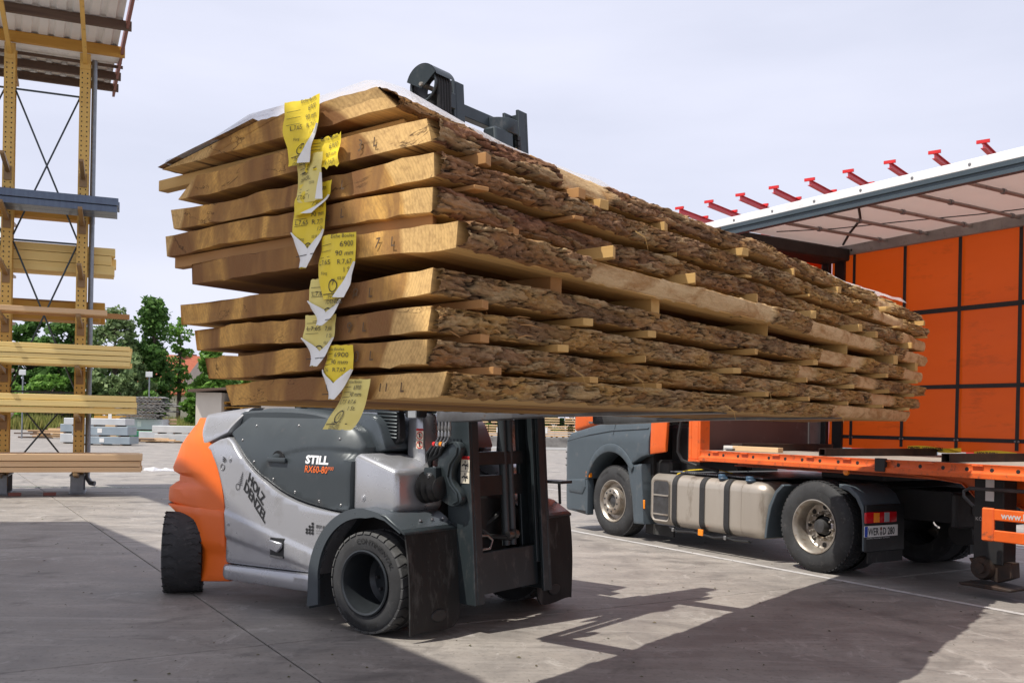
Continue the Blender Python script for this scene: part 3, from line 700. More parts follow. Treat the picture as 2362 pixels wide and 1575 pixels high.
paper_tag(2.238, 2.440, .172, .265, False, 'long yellow tag on the fourth plank narrowing to a rolled white tip', withlogo([('6900', .028, .015, .03), ('90 mm', .026, 0, .06), ('L.7,65', .025, -.07, .09), ('R.7,73', .025, .005, .09), ('1 St.', .025, .03, .118), ('02.05.1', .016, .01, .145)], .195, '6')[:8], taper=.80, curl=.9, num=(-.006, .185, '6'))
paper_tag(2.392, 2.296, .180, .245, False, 'flat yellow tag with circled 7 on the fifth plank', withlogo(full('7,67', .004), .198, '7'), taper=.34, curl=.5, num=(-.005, .197, '7'))
paper_tag(2.345, 2.128, .172, .180, True, 'yellow tag on the 8L plank with both lower corners rolled white', [('90 mm', .026, 0, .03), ('L.7,65', .024, -.07, .06), ('R.7,67', .024, .0, .06), ('1 St.', .024, .03, .088), ('02.0', .015, .02, .11)], taper=.85, curl=.9, num=(0, .13, '8'))
paper_tag(2.312, 1.996, .160, .200, True, 'yellow tag on the 9L plank folding to a white point', [('L.7,65', .024, -.065, .06), ('7,66', .024, .01, .06), ('1 St.', .024, .02, .088), ('02.0', .015, .01, .112)], taper=.80, curl=.8, num=(-.01, .14, '9'))
paper_tag(2.408, 1.876, .140, .205, False, 'yellow tag on the 10L plank with a white rolled edge', [('Eiche Boules', .016, -.045, .02), ('6900', .026, -.0, .045), ('90 mm', .025, -.015, .072), ('L.7,6', .022, -.065, .10), ('R.7,67', .022, -.005, .10), ('1', .022, .03, .125)], taper=.80, curl=.8, num=(-.02, .155, '10'))
paper_tag(2.505, 1.748, .155, .188, True, 'lowest yellow tag, hanging below the 11L plank over the machine bonnet', [('Eiche Boules', .016, -.035, .016), ('6900', .025, .0, .04), ('90 mm', .025, -.015, .065), ('L.7,5', .022, -.065, .092), ('R.7,6', .022, -.005, .092), ('1 St.', .022, .01, .116), ('11', .03, -.03, .15), ('HOLZ', .02, -.045, .172), ('DENZEL', .018, -.05, .187)], lean=-.075, curl=.7, num=(-.02, .14, '11'))

# ================================================================== FORKLIFT (x forward, y away from the viewer, right side at y = 0)
WF = 2.1
fl = thing('forklift', 'silver, grey and orange counterbalance forklift carrying the stack of oak planks', 'forklift', K.w(0, 0, 0), K.a)

def resample(poly, step):
    o = []; n = len(poly)
    for i in range(n):
        a = Vector(poly[i]); b = Vector(poly[(i + 1) % n]); k = max(1, int(round((b - a).length / step)))
        o += [tuple(a + (b - a) * j / k) for j in range(k)]
    return o
def smooth_poly(poly, keep=60, it=2):
    """rounds gentle corners of an outline, keeps sharp ones"""
    for _ in range(it):
        n = len(poly); o = []
        for i in range(n):
            p, a, b = Vector(poly[i]), Vector(poly[i - 1]), Vector(poly[(i + 1) % n])
            if (p - a).length < 1e-6 or (b - p).length < 1e-6: continue
            if (p - a).angle(b - p) > radians(keep): o.append(tuple(p))
            else: o += [tuple(p + (a - p) * .25), tuple(p + (b - p) * .25)]
        poly = o
    return poly
def inside(p, poly):
    r = False; n = len(poly)
    for i in range(n):
        a, b = poly[i], poly[i - 1]
        if (a[1] > p[1]) != (b[1] > p[1]) and p[0] < (b[0] - a[0]) * (p[1] - a[1]) / (b[1] - a[1]) + a[0]: r = not r
    return r
def panel(name, outline, yf, m, parent, depth=.12, r=.02, step=.05, mirror=True, label=None, creases=()):
    """a moulded body panel: outline in side view, outer face y = yf(x, z), rounded rim, turned-in edge"""
    poly = resample(outline, step * .6); A = np.array(poly); B = np.roll(A, -1, 0)
    def dist(p):
        d = B - A; t = np.clip(((p - A) * d).sum(1) / np.maximum((d * d).sum(1), 1e-12), 0, 1)
        return np.sqrt((((A + d * t[:, None]) - p) ** 2).sum(1)).min()
    pts = [Vector(p) for p in poly]; n = len(pts); extra = []
    nr = np.stack([-(B - np.roll(A, 1, 0))[:, 1], (B - np.roll(A, 1, 0))[:, 0]], 1); nr /= np.maximum(np.linalg.norm(nr, axis=1, keepdims=True), 1e-9)
    sg = 1 if inside(tuple(A[n // 3] + nr[n // 3] * 1e-3), poly) else -1
    for f in (.25, .9):
        for i in range(0, n):
            q = A[i] + sg * nr[i] * r * f
            if inside(q, poly) and dist(q) > r * f * .8: extra.append(q)
    mn, mxx = A.min(0), A.max(0)
    for x in np.arange(mn[0], mxx[0], step):
        for z in np.arange(mn[1], mxx[1], step):
            q = np.array([x + (int(round(z / step)) % 2) * step / 2, z])
            if inside(q, poly) and dist(q) > max(r * 1.3, step * .4): extra.append(q)
    for line in creases:
        for (ax_, az_), (bx_, bz_) in zip(line[:-1], line[1:]):
            L_ = hypot(bx_ - ax_, bz_ - az_); nx, nz = -(bz_ - az_) / L_, (bx_ - ax_) / L_
            for q in np.arange(0, L_, .035):
                for of in (-.026, -.006, .010, .03):
                    p_ = np.array([ax_ + (bx_ - ax_) * q / L_ + nx * of, az_ + (bz_ - az_) * q / L_ + nz * of])
                    if inside(p_, poly) and dist(p_) > r * .6: extra.append(p_)
    vs2, es, tr, *_ = delaunay_2d_cdt(pts + [Vector(q) for q in extra], [(i, (i + 1) % n) for i in range(n)], [], 0, 1e-5)
    fs = [f for f in tr if inside(tuple((vs2[f[0]] + vs2[f[1]] + vs2[f[2]]) / 3), poly)]
    out = []
    for mir in ((False, True) if mirror else (False,)):
        mb = MB(); V = []
        for v in vs2:
            d = dist(np.array(v)); dy = r * (1 - sqrt(max(0, 1 - (1 - min(d / r, 1)) ** 2)))
            y = yf(v.x, v.y) + dy; V.append((v.x, WF - y if mir else y, v.y))
        nb = len(V)
        rim = [(p[0], (WF - yf(*p) - r - depth) if mir else yf(*p) + r + depth, p[1]) for p in poly]
        mb.add(V + rim, [tuple(f) for f in fs] + [(i, (i + 1) % n, nb + (i + 1) % n, nb + i) for i in range(n)])
        o = mb.build(name, m, parent, smooth=40)
        if label: o['label'] = label
        out.append(o)
    return out[0]

# --- side view outlines
HOODC = [(-1.92, 1.46), (-1.80, 1.335), (-1.71, 1.275), (-1.52, 1.145), (-1.31, 1.03), (-1.11, .95), (-.88, .895), (-.60, .855), (-.325, .845)]
HOODC = [(-1.915, 1.455), (-1.81, 1.40), (-1.71, 1.325), (-1.52, 1.185), (-1.31, 1.07), (-1.11, .985), (-.88, .925), (-.60, .89), (-.325, .875)]
sst = lambda t: (lambda q: q * q * (3 - 2 * q))(max(0, min(1, t)))
y_hood = lambda x, z: .10 + .22 * max(0, (z - 1.16) / .5) ** 2 + .10 * max(0, (x + .62) / .3) ** 2 * (1 if z > 1.3 else .0)
def y_hood2(x, z):
    e = ((x + .62) / .75) ** 2 + ((z - 1.13) / .235) ** 2
    scoop = .012 * sst((1.10 - e) * 4.5) if x < -.3 else 0
    return y_hood(x, z) + scoop
hood = HOODC + [(-.325, 1.32), (-.30, 1.38), (-.36, 1.47), (-.43, 1.53), (-.57, 1.59), (-.75, 1.64), (-.98, 1.675), (-1.29, 1.685), (-1.60, 1.685), (-1.69, 1.67), (-1.77, 1.61), (-1.85, 1.52)]
panel('bonnet', smooth_poly(hood, 50), y_hood2, M_['hood'], fl, r=.025, step=.045, creases=[[(-.62 + .755 * cos(a), 1.13 + .236 * sin(a)) for a in np.linspace(.9, 2 * pi - .9, 30)]])
C1 = lambda x: .80 + (x + 1.85) * -.213
C2 = lambda x: .585 + (x + 1.85) * -.145
sst = lambda t: (lambda q: q * q * (3 - 2 * q))(max(0, min(1, t)))
y_side = lambda x, z: .085 + .22 * max(0, (z - 1.24) / .4) ** 1.6 - .012 * sst((C1(x) - z) / .03) + .015 * sst((C2(x) - z) / .03)
side = [(-2.20, 1.335)] + HOODC + [(-.325, .86), (-.36, .80), (-.47, .69), (-.56, .56), (-.61, .42), (-.62, .375), (-1.77, .34), (-1.83, .345), (-1.83, .62), (-1.86, .88), (-1.90, 1.0), (-1.96, 1.14), (-2.03, 1.245), (-2.10, 1.325)]
sd = [(-2.195, 1.325), (-1.93, 1.445)] + HOODC[1:] + side[len(HOODC) + 1:-1] + [(-2.095, 1.315)]
sd = [(x - (.006 if i < 10 else 0), z - (.012 if i < 10 else 0)) for i, (x, z) in enumerate(sd)]
panel('side_panel', smooth_poly(sd, 55, 1), y_side, M_['silver'], fl, r=.016, step=.05, creases=[[(-1.87, C1(-1.87) - .017), (-.64, C1(-.64) - .017)], [(-1.87, C2(-1.87) - .017), (-.64, C2(-.64) - .017)]])
panel('rear_cover', smooth_poly([(-2.33, 1.53), (-2.38, 1.615), (-2.14, 1.65), (-1.80, 1.685), (-1.86, 1.60), (-1.915, 1.50), (-1.925, 1.465), (-2.20, 1.342), (-2.30, 1.46)], 40, 1), lambda x, z: .10 + .20 * max(0, (z - 1.30) / .36) ** 1.6, M_['silver'], fl, r=.02, step=.04)
panel('sill', [(-1.82, .33), (-.68, .365), (-.69, .225), (-1.78, .20), (-1.83, .22)], lambda x, z: .05, M_['silver'], fl, r=.03, step=.04)
# front cover over the tilt cylinder: a stepped silver box
mb = MB()
prof = [(-.318, .865), (-.30, 1.325), (-.05, 1.385), (.16, 1.20), (.175, .93), (.10, .875)]
mb.prism([(-.315, .88), (-.315, 1.30), (-.28, 1.345), (.145, 1.225), (.165, .93), (.12, .895)], .13, .66); mb.build('tilt_cover', M_['silver'], fl, bevel=.045, seg=3)
mb = MB(); mb.prism([(-.315, .88), (-.315, 1.30), (-.28, 1.345), (.145, 1.225), (.165, .93), (.12, .895)], WF - .66, WF - .13); mb.build('tilt_cover', M_['silver'], fl, bevel=.045, seg=3)
# dark hump between bonnet and cab
mb = MB(); mb.prism(smooth_poly([(-.70, 1.42), (-.64, 1.56), (-.55, 1.635), (-.42, 1.655), (-.30, 1.60), (-.24, 1.49), (-.19, 1.365), (-.45, 1.30), (-.7, 1.3)], 60, 2), .36, WF - .36); mb.build('bonnet_step', M_['step'], fl, bevel=.03, seg=2)
# inner body so that nothing shows through, and the top of the bonnet
mb = MB(); mb.prism([(-2.25, 1.30), (-2.30, 1.50), (-2.1, 1.60), (-1.7, 1.63), (-1.29, 1.64), (-.98, 1.63), (-.75, 1.60), (-.57, 1.55), (-.4, 1.46), (-.36, 1.3), (-.30, 1.25), (.1, 1.1), (.1, .62), (-.3, .62), (-.55, .52), (-.66, .3), (-1.75, .28), (-1.80, .9)], .33, WF - .33); mb.build('chassis', M_['chassis'], fl)
mb = MB(); mb.prism(smooth_poly([(-2.30, 1.55), (-2.1, 1.628), (-1.7, 1.662), (-1.29, 1.668), (-.98, 1.655), (-.75, 1.622), (-.57, 1.57), (-.45, 1.5), (-.55, 1.45), (-2.2, 1.45)], 40, 1), .27, WF - .27); mb.build('bonnet_top', M_['hood'], fl, bevel=.02)
# --- counterweight
CWB = [(.78, -2.86, -1.855), (.80, -3.03, -1.858), (.81, -3.05, -1.86), (.86, -3.05, -1.866), (.93, -3.03, -1.885), (.975, -2.98, -1.897), (.99, -2.93, -1.90), (1.05, -2.92, -1.925), (1.085, -2.955, -1.94), (1.12, -2.97, -1.955), (1.19, -2.91, -1.993), (1.34, -2.79, -2.105), (1.42, -2.71, -2.17), (1.50, -2.63, -2.25), (1.56, -2.53, -2.30), (1.585, -2.45, -2.32)]
mb = MB(); rows = []
for z, xb, xf in CWB:
    xr = xf + (-2.16 - -1.86) * 1.0 if z < .98 else xf - .20 - .10 * (1.56 - z)
    yo = .095 + .20 * max(0, (z - 1.25) / .33) ** 2
    row = [(xf, yo + .12, z), (xf - .004, yo, z), (xf + (xr - xf) * .5, yo - .012, z), (xr, yo - .008, z)]
    notch = .07 if .97 < z < 1.07 else 0
    for k in range(1, 11):
        a = pi / 2 * k / 10; row.append((xr + (xb + .015 - xr) * sin(a) ** .85, yo + .006 + notch * min(1, a * 1.4) + (.34 - notch) * (1 - cos(a)) ** 1.15, z))
    row += [(xb - .01, .65, z), (xb - .04, 1.05, z)]
    row += [(x, WF - y, zz) for x, y, zz in row[-2::-1]]
    rows.append(row)
mb.grid(rows)
mb.add([rows[-1][k] for k in range(len(rows[-1]))], [tuple(range(len(rows[-1])))]); mb.add(rows[0], [tuple(range(len(rows[0])))[::-1]])
cw = mb.build('counterweight', M_['orange'], fl, smooth=32)
skirt = [(-1.855, .79), (-1.84, .61), (-1.82, .35), (-1.825, .175), (-2.30, .12), (-2.36, .35), (-2.42, .55), (-2.50, .655), (-2.60, .72), (-2.74, .79)]
panel('counterweight_skirt', skirt, lambda x, z: .10 - .022 * max(0, min(1, (x + 2.18) * 8 + 1)) + .03 * max(0, min(1, (.46 - z) * 30)), M_['orange'], fl, depth=.16, r=.02, step=.05)
mb = MB(); mb.tube([(-3.0, .42, .80), (-3.08, .42, .775), (-3.16, .42, .745), (-3.19, .42, .74)], [.016, .018, .014, .008]); mb.build('tow_hook', M_['black'], fl)
# --- small fittings of the side
yb = lambda x, z: y_hood2(x, z) - .004
ys_ = lambda x, z: y_side(x, z) - .004
for (x, z) in [(-1.60, 1.525), (-1.06, 1.535), (-.52, 1.44), (-1.70, 1.40), (-1.48, 1.225), (-1.235, 1.09), (-.96, 1.0), (-.67, .945), (-.42, .93)]:
    mb = MB(); mb.lathe([(.0, -.008), (.008, -.007), (.013, -.002), (.014, .004)], (x, yb(x, z) + .004, z), 'y', 10); mb.build('bolt', M_['steel'], fl)
for (x, z) in [(-1.78, 1.235), (-1.78, .68), (-.45, .80), (-.19, 1.0)]:
    y0 = .13 if x > -.3 else y_side(x, z)
    mb = MB(); mb.lathe([(.0, -.012), (.012, -.011), (.014, -.004), (.024, -.004), (.028, .004)], (x, y0, z), 'y', 14); mb.build('bolt', M_['silver'], fl)
mb = MB(); mb.lathe([(.034, .004), (.030, -.006), (.022, -.006), (.018, .012), (0, .012)], (-1.88, y_side(-1.88, 1.17), 1.165), 'y', 18); mb.build('lock', M_['steel'], fl)
hd = MB(); hd.lathe([(.085, .01), (.083, -.004), (.07, .0), (0, .004)], (-1.185, y_hood2(-1.185, 1.245), 1.245), 'y', 24); ho = hd.build('door_handle', M_['black'], fl)
hd = MB(); hd.box(-1.30, -1.07, -.03 + y_hood2(-1.185, 1.25), y_hood2(-1.185, 1.25) - .004, 1.232, 1.272); hd.build('grip', M_['hood'], ho, bevel=.008, seg=2)
mb = MB(); y0 = y_side(-1.12, .53); mb.box(-1.215, -1.035, y0 - .003, y0 + .02, .455, .62); lt = mb.build('latch', M_['black'], fl, bevel=.006)
mb = MB(); mb.prism([(-1.20, .60), (-1.045, .585), (-1.045, .545), (-1.10, .50), (-1.205, .525)], y0 - .03, y0 - .004); mb.build('lever', M_['silver'], lt, bevel=.008)
mb = MB(); mb.box(-1.20, -1.04, y0 - .014, y0 - .004, .455, .475); mb.build('lip', M_['steel'], lt, bevel=.003)
# --- lettering on the side
fb = lambda u, v: (u, y_hood2(u, v) - .0045, v)
fs_ = lambda u, v: (u, y_side(u, v) - .0045, v)
lettering('maker_lettering', [('STILL', .088, -.845, 1.240, dict(bold=.004, sx=1.32))], fb, M_['wtext'], fl)['kind'] = 'stuff'
lettering('model_lettering', [('RX60-80', .078, -.850, 1.168, dict(shear=.12, bold=.001, sx=.96)), ('900', .040, -.575, 1.195, dict(shear=.12, sx=1.1))], fb, M_['otext'], fl)['kind'] = 'stuff'
ra = radians(-43)
lettering('owner_lettering', [('HOLZ', .105, -1.535, 1.065, dict(rot=ra, bold=.003, shear=-.45, sx=1.02)), ('DENZEL', .105, -1.585, .990, dict(rot=ra, bold=.003, shear=-.45, sx=1.02))], fs_, M_['ink'], fl)['kind'] = 'stuff'
mb = MB()
strokes(mb, [(-1.64, 1.00), (-1.60, 1.135)], .005, fs_)
for k in range(7): strokes(mb, [(-1.637 + .0055 * k - .03 + .0035 * k, 1.03 + .015 * k), (-1.637 + .0055 * k + .034 - .004 * k, 1.022 + .0148 * k)], .0045, fs_)
strokes(mb, circle_pts(-1.665, 1.005, .026), .006, fs_); strokes(mb, [(-1.585, .985), (-1.545, 1.075)], .008, fs_)
mb.build('tree_logo', M_['ink'], fl, recalc=False, smooth=0)['kind'] = 'stuff'
lettering('award_lettering', [('IFOY AWARD', .036, -.665, .735, dict(bold=.001, sx=.86)), ('international forklift truck', .013, -.665, .712, {}), ('of the year 2015', .013, -.665, .692, {})], fs_, M_['ink'], fl)['kind'] = 'stuff'
mb = MB()
for c, k in enumerate((2, 3, 4)):
    for r in range(k):
        cx, cz = -.775 + c * .034, .690 + r * .025 + (0 if c != 1 else 0)
        mb.add([fs_(cx + .015 * cos(a), cz + .012 * sin(a)) for a in np.linspace(0, 2 * pi, 9)[:-1]], [tuple(range(8))])
mb.build('award_mark', M_['ink'], fl, recalc=False, smooth=0)['kind'] = 'stuff'
mb = MB()
for r in (.035, .05, .065): strokes(mb, [(-1.885 + r * cos(a), 1.185 + r * sin(a)) for a in np.linspace(.5, 1.5, 7)], .008, fs_)
mb.build('signal_mark', M_['ink'], fl, recalc=False, smooth=0)['kind'] = 'stuff'

# --- wheels
def tyre_mesh(R, w, rimr, lugs, lug_d, block=True, crown=.02):
    mb2 = MB()
    """lathed carcass along y from 0 to w, with tread blocks"""
    mb = MB()
    pr = [(rimr, .02), (rimr + .012, .006), (rimr + .05 * R / .4, .0), (R - .085, .0), (R - .05, .008), (R - .018, .022), (R - lug_d, .032), (R - lug_d + crown * .2, w / 2), (R - lug_d, w - .032), (R - .05, w - .008), (R - .1, w), (rimr + .03, w), (rimr, w - .02)]
    mb.lathe(pr, (0, 0, 0), 'y', 72)
    for k in range(lugs):
        a0 = 2 * pi * k / lugs; da = 2 * pi / lugs
        for (ya, yb_, sh) in ((.010, w * .40, 0), (w * .60, w - .010, .5)):
            a1 = a0 + da * (sh + .06); a2 = a0 + da * (sh + .88); sl = da * .22
            vs = []
            for (a, y) in ((a1, ya), (a2, ya), (a2 + sl, (ya + yb_) / 2), (a2 - sl, yb_), (a1 - sl, yb_), (a1 + sl, (ya + yb_) / 2)):
                edge = .007 if y in (.010, w - .010) else 0
                vs.append(((R - lug_d - .012) * cos(a), y, (R - lug_d - .012) * sin(a)))
                vs.append(((R - edge) * cos(a), y + (.006 if y == ya and ya < w / 2 else 0), (R - edge) * sin(a)))
            n = 6
            mb2.add(vs, [tuple(2 * i + 1 for i in range(n)), tuple(2 * i for i in range(n))[::-1]] + [(2 * i, 2 * ((i + 1) % n), 2 * ((i + 1) % n) + 1, 2 * i + 1) for i in range(n)])
    return mb, mb2
def wheel_root(name, parent, loc, rotz=0, label=None):
    o = link(name, None, parent, loc, rotz)
    if label: o['label'] = label
    return o
def arc_text(items, y, m, parent, name):
    """raised lettering round a sidewall; items: text, size, radius, centre angle, top-out"""
    mb = MB()
    for text, size, rad, ang, out, sx in items:
        vs, fs = glyphs(text, size, .001, 0, 'CENTER')
        P = []
        for (u, v) in vs:
            u *= sx
            if out: a = ang - u / rad; r = rad + v
            else: a = ang + u / rad; r = rad - v
            P.append((r * cos(a), y, r * sin(a)))
        mb.add(P, fs)
    o = mb.build(name, m, parent, recalc=False, smooth=0); o['kind'] = 'stuff'; return o
RF = .385
for side_ in (0, 1):
    wr = wheel_root('front_wheel', fl, (-.03, 0 if not side_ else WF, RF), 0 if not side_ else pi)
    c_, l_ = tyre_mesh(RF, .33, .236, 30, .010); ty = c_.build('tyre', M_['tyre'], wr, smooth=30); l_.build('tread_blocks', M_['tyre_face'], ty, smooth=30)['kind'] = 'stuff'
    mb = MB(); mb.lathe([(RF - .012, .004), (RF - .025, -.002), (RF - .04, -.003), (RF - .05, .004)], (0, 0, 0), 'y', 64)
    if not side_:
        arc_text([('CONTINENTAL', .054, RF - .092, radians(66), True, 1.1), ('CSE-ROBUST  SC20', .042, RF - .052, radians(262), False, 1.1)], -.0035, M_['emboss'], wr, 'sidewall_lettering')
    mb = MB(); mb.lathe([(.246, .0), (.246, -.010), (.236, -.014), (.222, -.006), (.212, .03), (.200, .08), (.192, .24), (.16, .27), (0, .275)], (0, 0, 0), 'y', 48)
    rm = mb.build('rim', M_['drim'], wr, smooth=35)
    for k in range(8):
        mb = MB(); a = 2 * pi * k / 8; mb.lathe([(0, -.03), (.012, -.028), (.016, 0)], (.12 * cos(a), .27, .12 * sin(a)), 'y', 6); mb.build('wheel_nut', M_['hub'], rm)
RR = .365
for side_ in (0, 1):
    c = (-2.945 + .10, 8.606 - .33) if not side_ else None
    # steered hard over: the near tread faces the viewer
    wl = Vector((-2.52, .15, RR)) if not side_ else Vector((-2.45, WF - .25, RR))
    wr = wheel_root('rear_wheel', fl, wl, radians(-38))
    bm_, l_ = tyre_mesh(RR, .35, .20, 24, .006); l_.v = [(x, y - .175, z) for x, y, z in l_.v]; bm_.v = [(x, y - .175, z) for x, y, z in bm_.v]; ty = bm_.build('tyre', M_['tyre'], wr, smooth=30); l_.build('tread_blocks', M_['tyre'], ty, smooth=30)['kind'] = 'stuff'
    mb = MB()
    for k in range(22):
        a = 2 * pi * k / 22
        for sgn in (-1, 1):
            pts = [((RR - .004) * cos(a + (q % 2) * .035), sgn * (.166 - q * .022), (RR - .004) * sin(a + (q % 2) * .035)) for q in range(6)]
            mb.tube(pts, [.009, .008, .007, .006, .005, .003], 4)
    mb.build('tread_groove', M_['emboss'], wr)['kind'] = 'stuff'
    mb = MB(); mb.lathe([(.205, -.165), (.19, -.12), (.17, -.10), (0, -.09)], (0, 0, 0), 'y', 32); mb.lathe([(.205, .165), (.19, .12), (.17, .10), (0, .09)], (0, 0, 0), 'y', 32); mb.build('rim', M_['drim'], wr, smooth=35)

# --- front fenders with rubber flaps
def arc(cx, cz, r, a0, a1, n=14): return [(cx + r * cos(radians(a0 + (a1 - a0) * k / n)), cz + r * sin(radians(a0 + (a1 - a0) * k / n))) for k in range(n + 1)]
for side_ in (0, 1):
    yy = (lambda a: a) if not side_ else (lambda a: WF - a)
    outer = [(-.635, .135)] + arc(-.02, .33, .612, 172, 92, 14) + [(.08, .925), (.20, .905), (.36, .815)]
    inner = [(.345, .785), (.19, .865), (.08, .885)] + [(x, z) for x, z in arc(-.02, .37, .50, 88, 176, 14)] + [(-.51, .165)]
    mb = MB(); mb.prism(outer + inner, yy(-.025), yy(.0)); mb.prism(outer + [(x, z - .018) for x, z in outer[::-1]], yy(.0005), yy(.56))
    mb.build('fender', M_['step'], fl, smooth=30)
    mb = MB(); mb.prism([(.12, .915), (.20, .905), (.395, .795), (.392, .772), (.19, .882)], yy(-.03), yy(.565)); fp = mb.build('flap_clamp', M_['mast'], fl, bevel=.006)
    for k in (.24, .37, .49):
        mb = MB(); mb.lathe([(0, .016), (.010, .014), (.014, 0)], (.30, yy(k), .853), 'z', 8); mb.build('bolt', M_['steel'], fp)
    rows = []
    for k in range(13):
        f = k / 12; x = .385 + .055 * sin(f * 1.7); z = .79 - .735 * f
        rows.append([(x + .006 * sin(j * 1.1 + f * 5), yy(-.01 + .555 * j / 8 - (.03 * max(0, f - .9) * 8 if j == 8 else 0) + (.02 * f if j == 0 else 0)), z + .012 * sin(j * .9) * f + (.03 * (f > .99) if j == 8 else 0)) for j in range(9)])
    mb = MB(); mb.grid(rows); mb.grid([[(x - .014, y, z) for x, y, z in r] for r in rows], True)
    for e in (0, 8): mb.grid([[r[e] for r in rows], [(r[e][0] - .014, r[e][1], r[e][2]) for r in rows]])
    mb.grid([rows[-1], [(x - .014, y, z) for x, y, z in rows[-1]]])
    fo = mb.build('mud_flap', M_['rubber'], fl, smooth=40)
    mb = MB(); mb.lathe([(0, .008), (.075, .007), (.085, .0)], (.448, yy(.30), .165), 'x', 20); mb.v = [(x, y, .165 + (z - .165) * .55) for x, y, z in mb.v]; mb.build('oval_patch', M_['black'], fo)

# --- mast, tilted back
TL = .075
mast = link('mast', None, fl)
def mx(z): return .61 - TL * z
def mbar(name, xa, xb, y0, y1, z0, z1, m, par=mast, bevel=.004):
    """a bar parallel to the mast: xa, xb measured from the mast's front face"""
    mb = MB(); mb.add([(mx(z) + x, y, z) for x in (xa, xb) for y in (y0, y1) for z in (z0, z1)], [(0, 1, 3, 2), (4, 6, 7, 5), (0, 4, 5, 1), (2, 3, 7, 6), (0, 2, 6, 4), (1, 5, 7, 3)])
    return mb.build(name, m, par, bevel=bevel)
def channel(name, ya, inward, z0, z1, dep, wid, m, front=0.0):
    """a mast channel: web at ya, two flanges turned inwards"""
    s = inward; mb = MB()
    def bar(xa, xb, y0, y1): mb.add([(mx(z) + x, y, z) for x in (xa, xb) for y in sorted((y0, y1)) for z in (z0, z1)], [(0, 1, 3, 2), (4, 6, 7, 5), (0, 4, 5, 1), (2, 3, 7, 6), (0, 2, 6, 4), (1, 5, 7, 3)])
    bar(front - dep, front, ya, ya + s * .03); bar(front - .028, front + .001, ya + s * .031, ya + s * wid); bar(front - dep - .001, front - dep + .028, ya + s * .031, ya + s * wid)
    return mb.build(name, m, mast, bevel=.004)
channel('outer_channel', .545, 1, .215, 2.55, .24, .115, M_['mast']); channel('outer_channel', 1.555, -1, .215, 2.55, .24, .115, M_['mast'])
channel('inner_channel', .565, 1, .45, 4.23, .17, .13, M_['mast'], -.036); channel('inner_channel', 1.535, -1, .45, 4.23, .17, .13, M_['mast'], -.036)
mbar('cross_beam', -.20, -.13, .70, 1.405, 1.255, 1.36, M_['black']); mbar('cross_beam', -.22, -.15, .70, 1.405, 1.01, 1.17, M_['black'])
mbar('bottom_plate', -.10, -.06, .66, 1.445, .27, .59, M_['mast'])
mbar('top_tie', -.20, -.12, .70, 1.40, 4.02, 4.12, M_['mast']); 
mb = MB(); mb.add([(mx(4.1) + x, y, z) for (x, y) in ((-.12, 1.10), (-.05, 1.14), (.02, 1.2), (.02, 1.33), (-.12, 1.38)) for z in (3.98, 4.10)], [(0, 2, 4, 6, 8), (9, 7, 5, 3, 1), (0, 1, 3, 2), (2, 3, 5, 4), (4, 5, 7, 6), (6, 7, 9, 8), (8, 9, 1, 0)]); mb.build('chain_bracket', M_['mast'], mast, bevel=.006)
mbar('centre_cylinder_housing', -.13, .01, 1.02, 1.27, 2.5, 3.99, M_['mast'], bevel=.02)
for y in (1.16, 1.245):
    mb = MB(); mb.tube([(mx(.6) - .16, y, .6), (mx(2.4) - .16, y, 2.4)], .034, 14); mb.build('lift_cylinder', M_['hood'], mast)
mb = MB()
for k in range(22):
    z = 3.0 + k * .045; mb.box(mx(z) - .03, mx(z) + .0, 1.335, 1.375, z, z + .036)
mb.build('lift_chain', M_['chassis'], mast)['kind'] = 'stuff'
# hydraulics seen between the channels
mb = MB(); mb.tube([(mx(1.0) - .25, .80, .95), (mx(.8) - .26, .82, .80), (mx(.7) - .2, 1.0, .68), (mx(.66) - .12, 1.18, .66)], .022, 8); mb.tube([(mx(.9) - .3, .9, .85), (mx(.8) - .3, 1.05, .75), (mx(.9) - .2, 1.25, .9)], .03, 8); mb.build('hydraulic_hose', M_['black'], mast)
mb = MB(); mb.lathe([(0, -.05), (.03, -.05), (.03, .02), (.042, .02), (.042, .06), (0, .06)], (mx(.69) - .12, 1.18, .69), 'y', 8); mb.build('hose_fitting', M_['steel'], mast)
mb = MB(); mb.tube([(mx(.72) - .08, .72, .72), (mx(.72) - .06, .80, .715), (mx(.66) - .05, .84, .68), (mx(.61) - .06, .82, .615), (mx(.61) - .08, .72, .61)], .010, 8); mb.build('grab_loop', M_['steel'], mast)
mb = MB(); mb.prism([(.0, .55), (.28, .5), (.28, 1.0), (.2, 1.05), (.0, 1.02)], .75, 1.35); mb.build('axle_housing', M_['chassis'], fl, bevel=.03)
mb = MB(); mb.tube([(-.03, .3, RF), (-.03, WF - .3, RF)], .15, 16); mb.build('axle', M_['chassis'], fl)
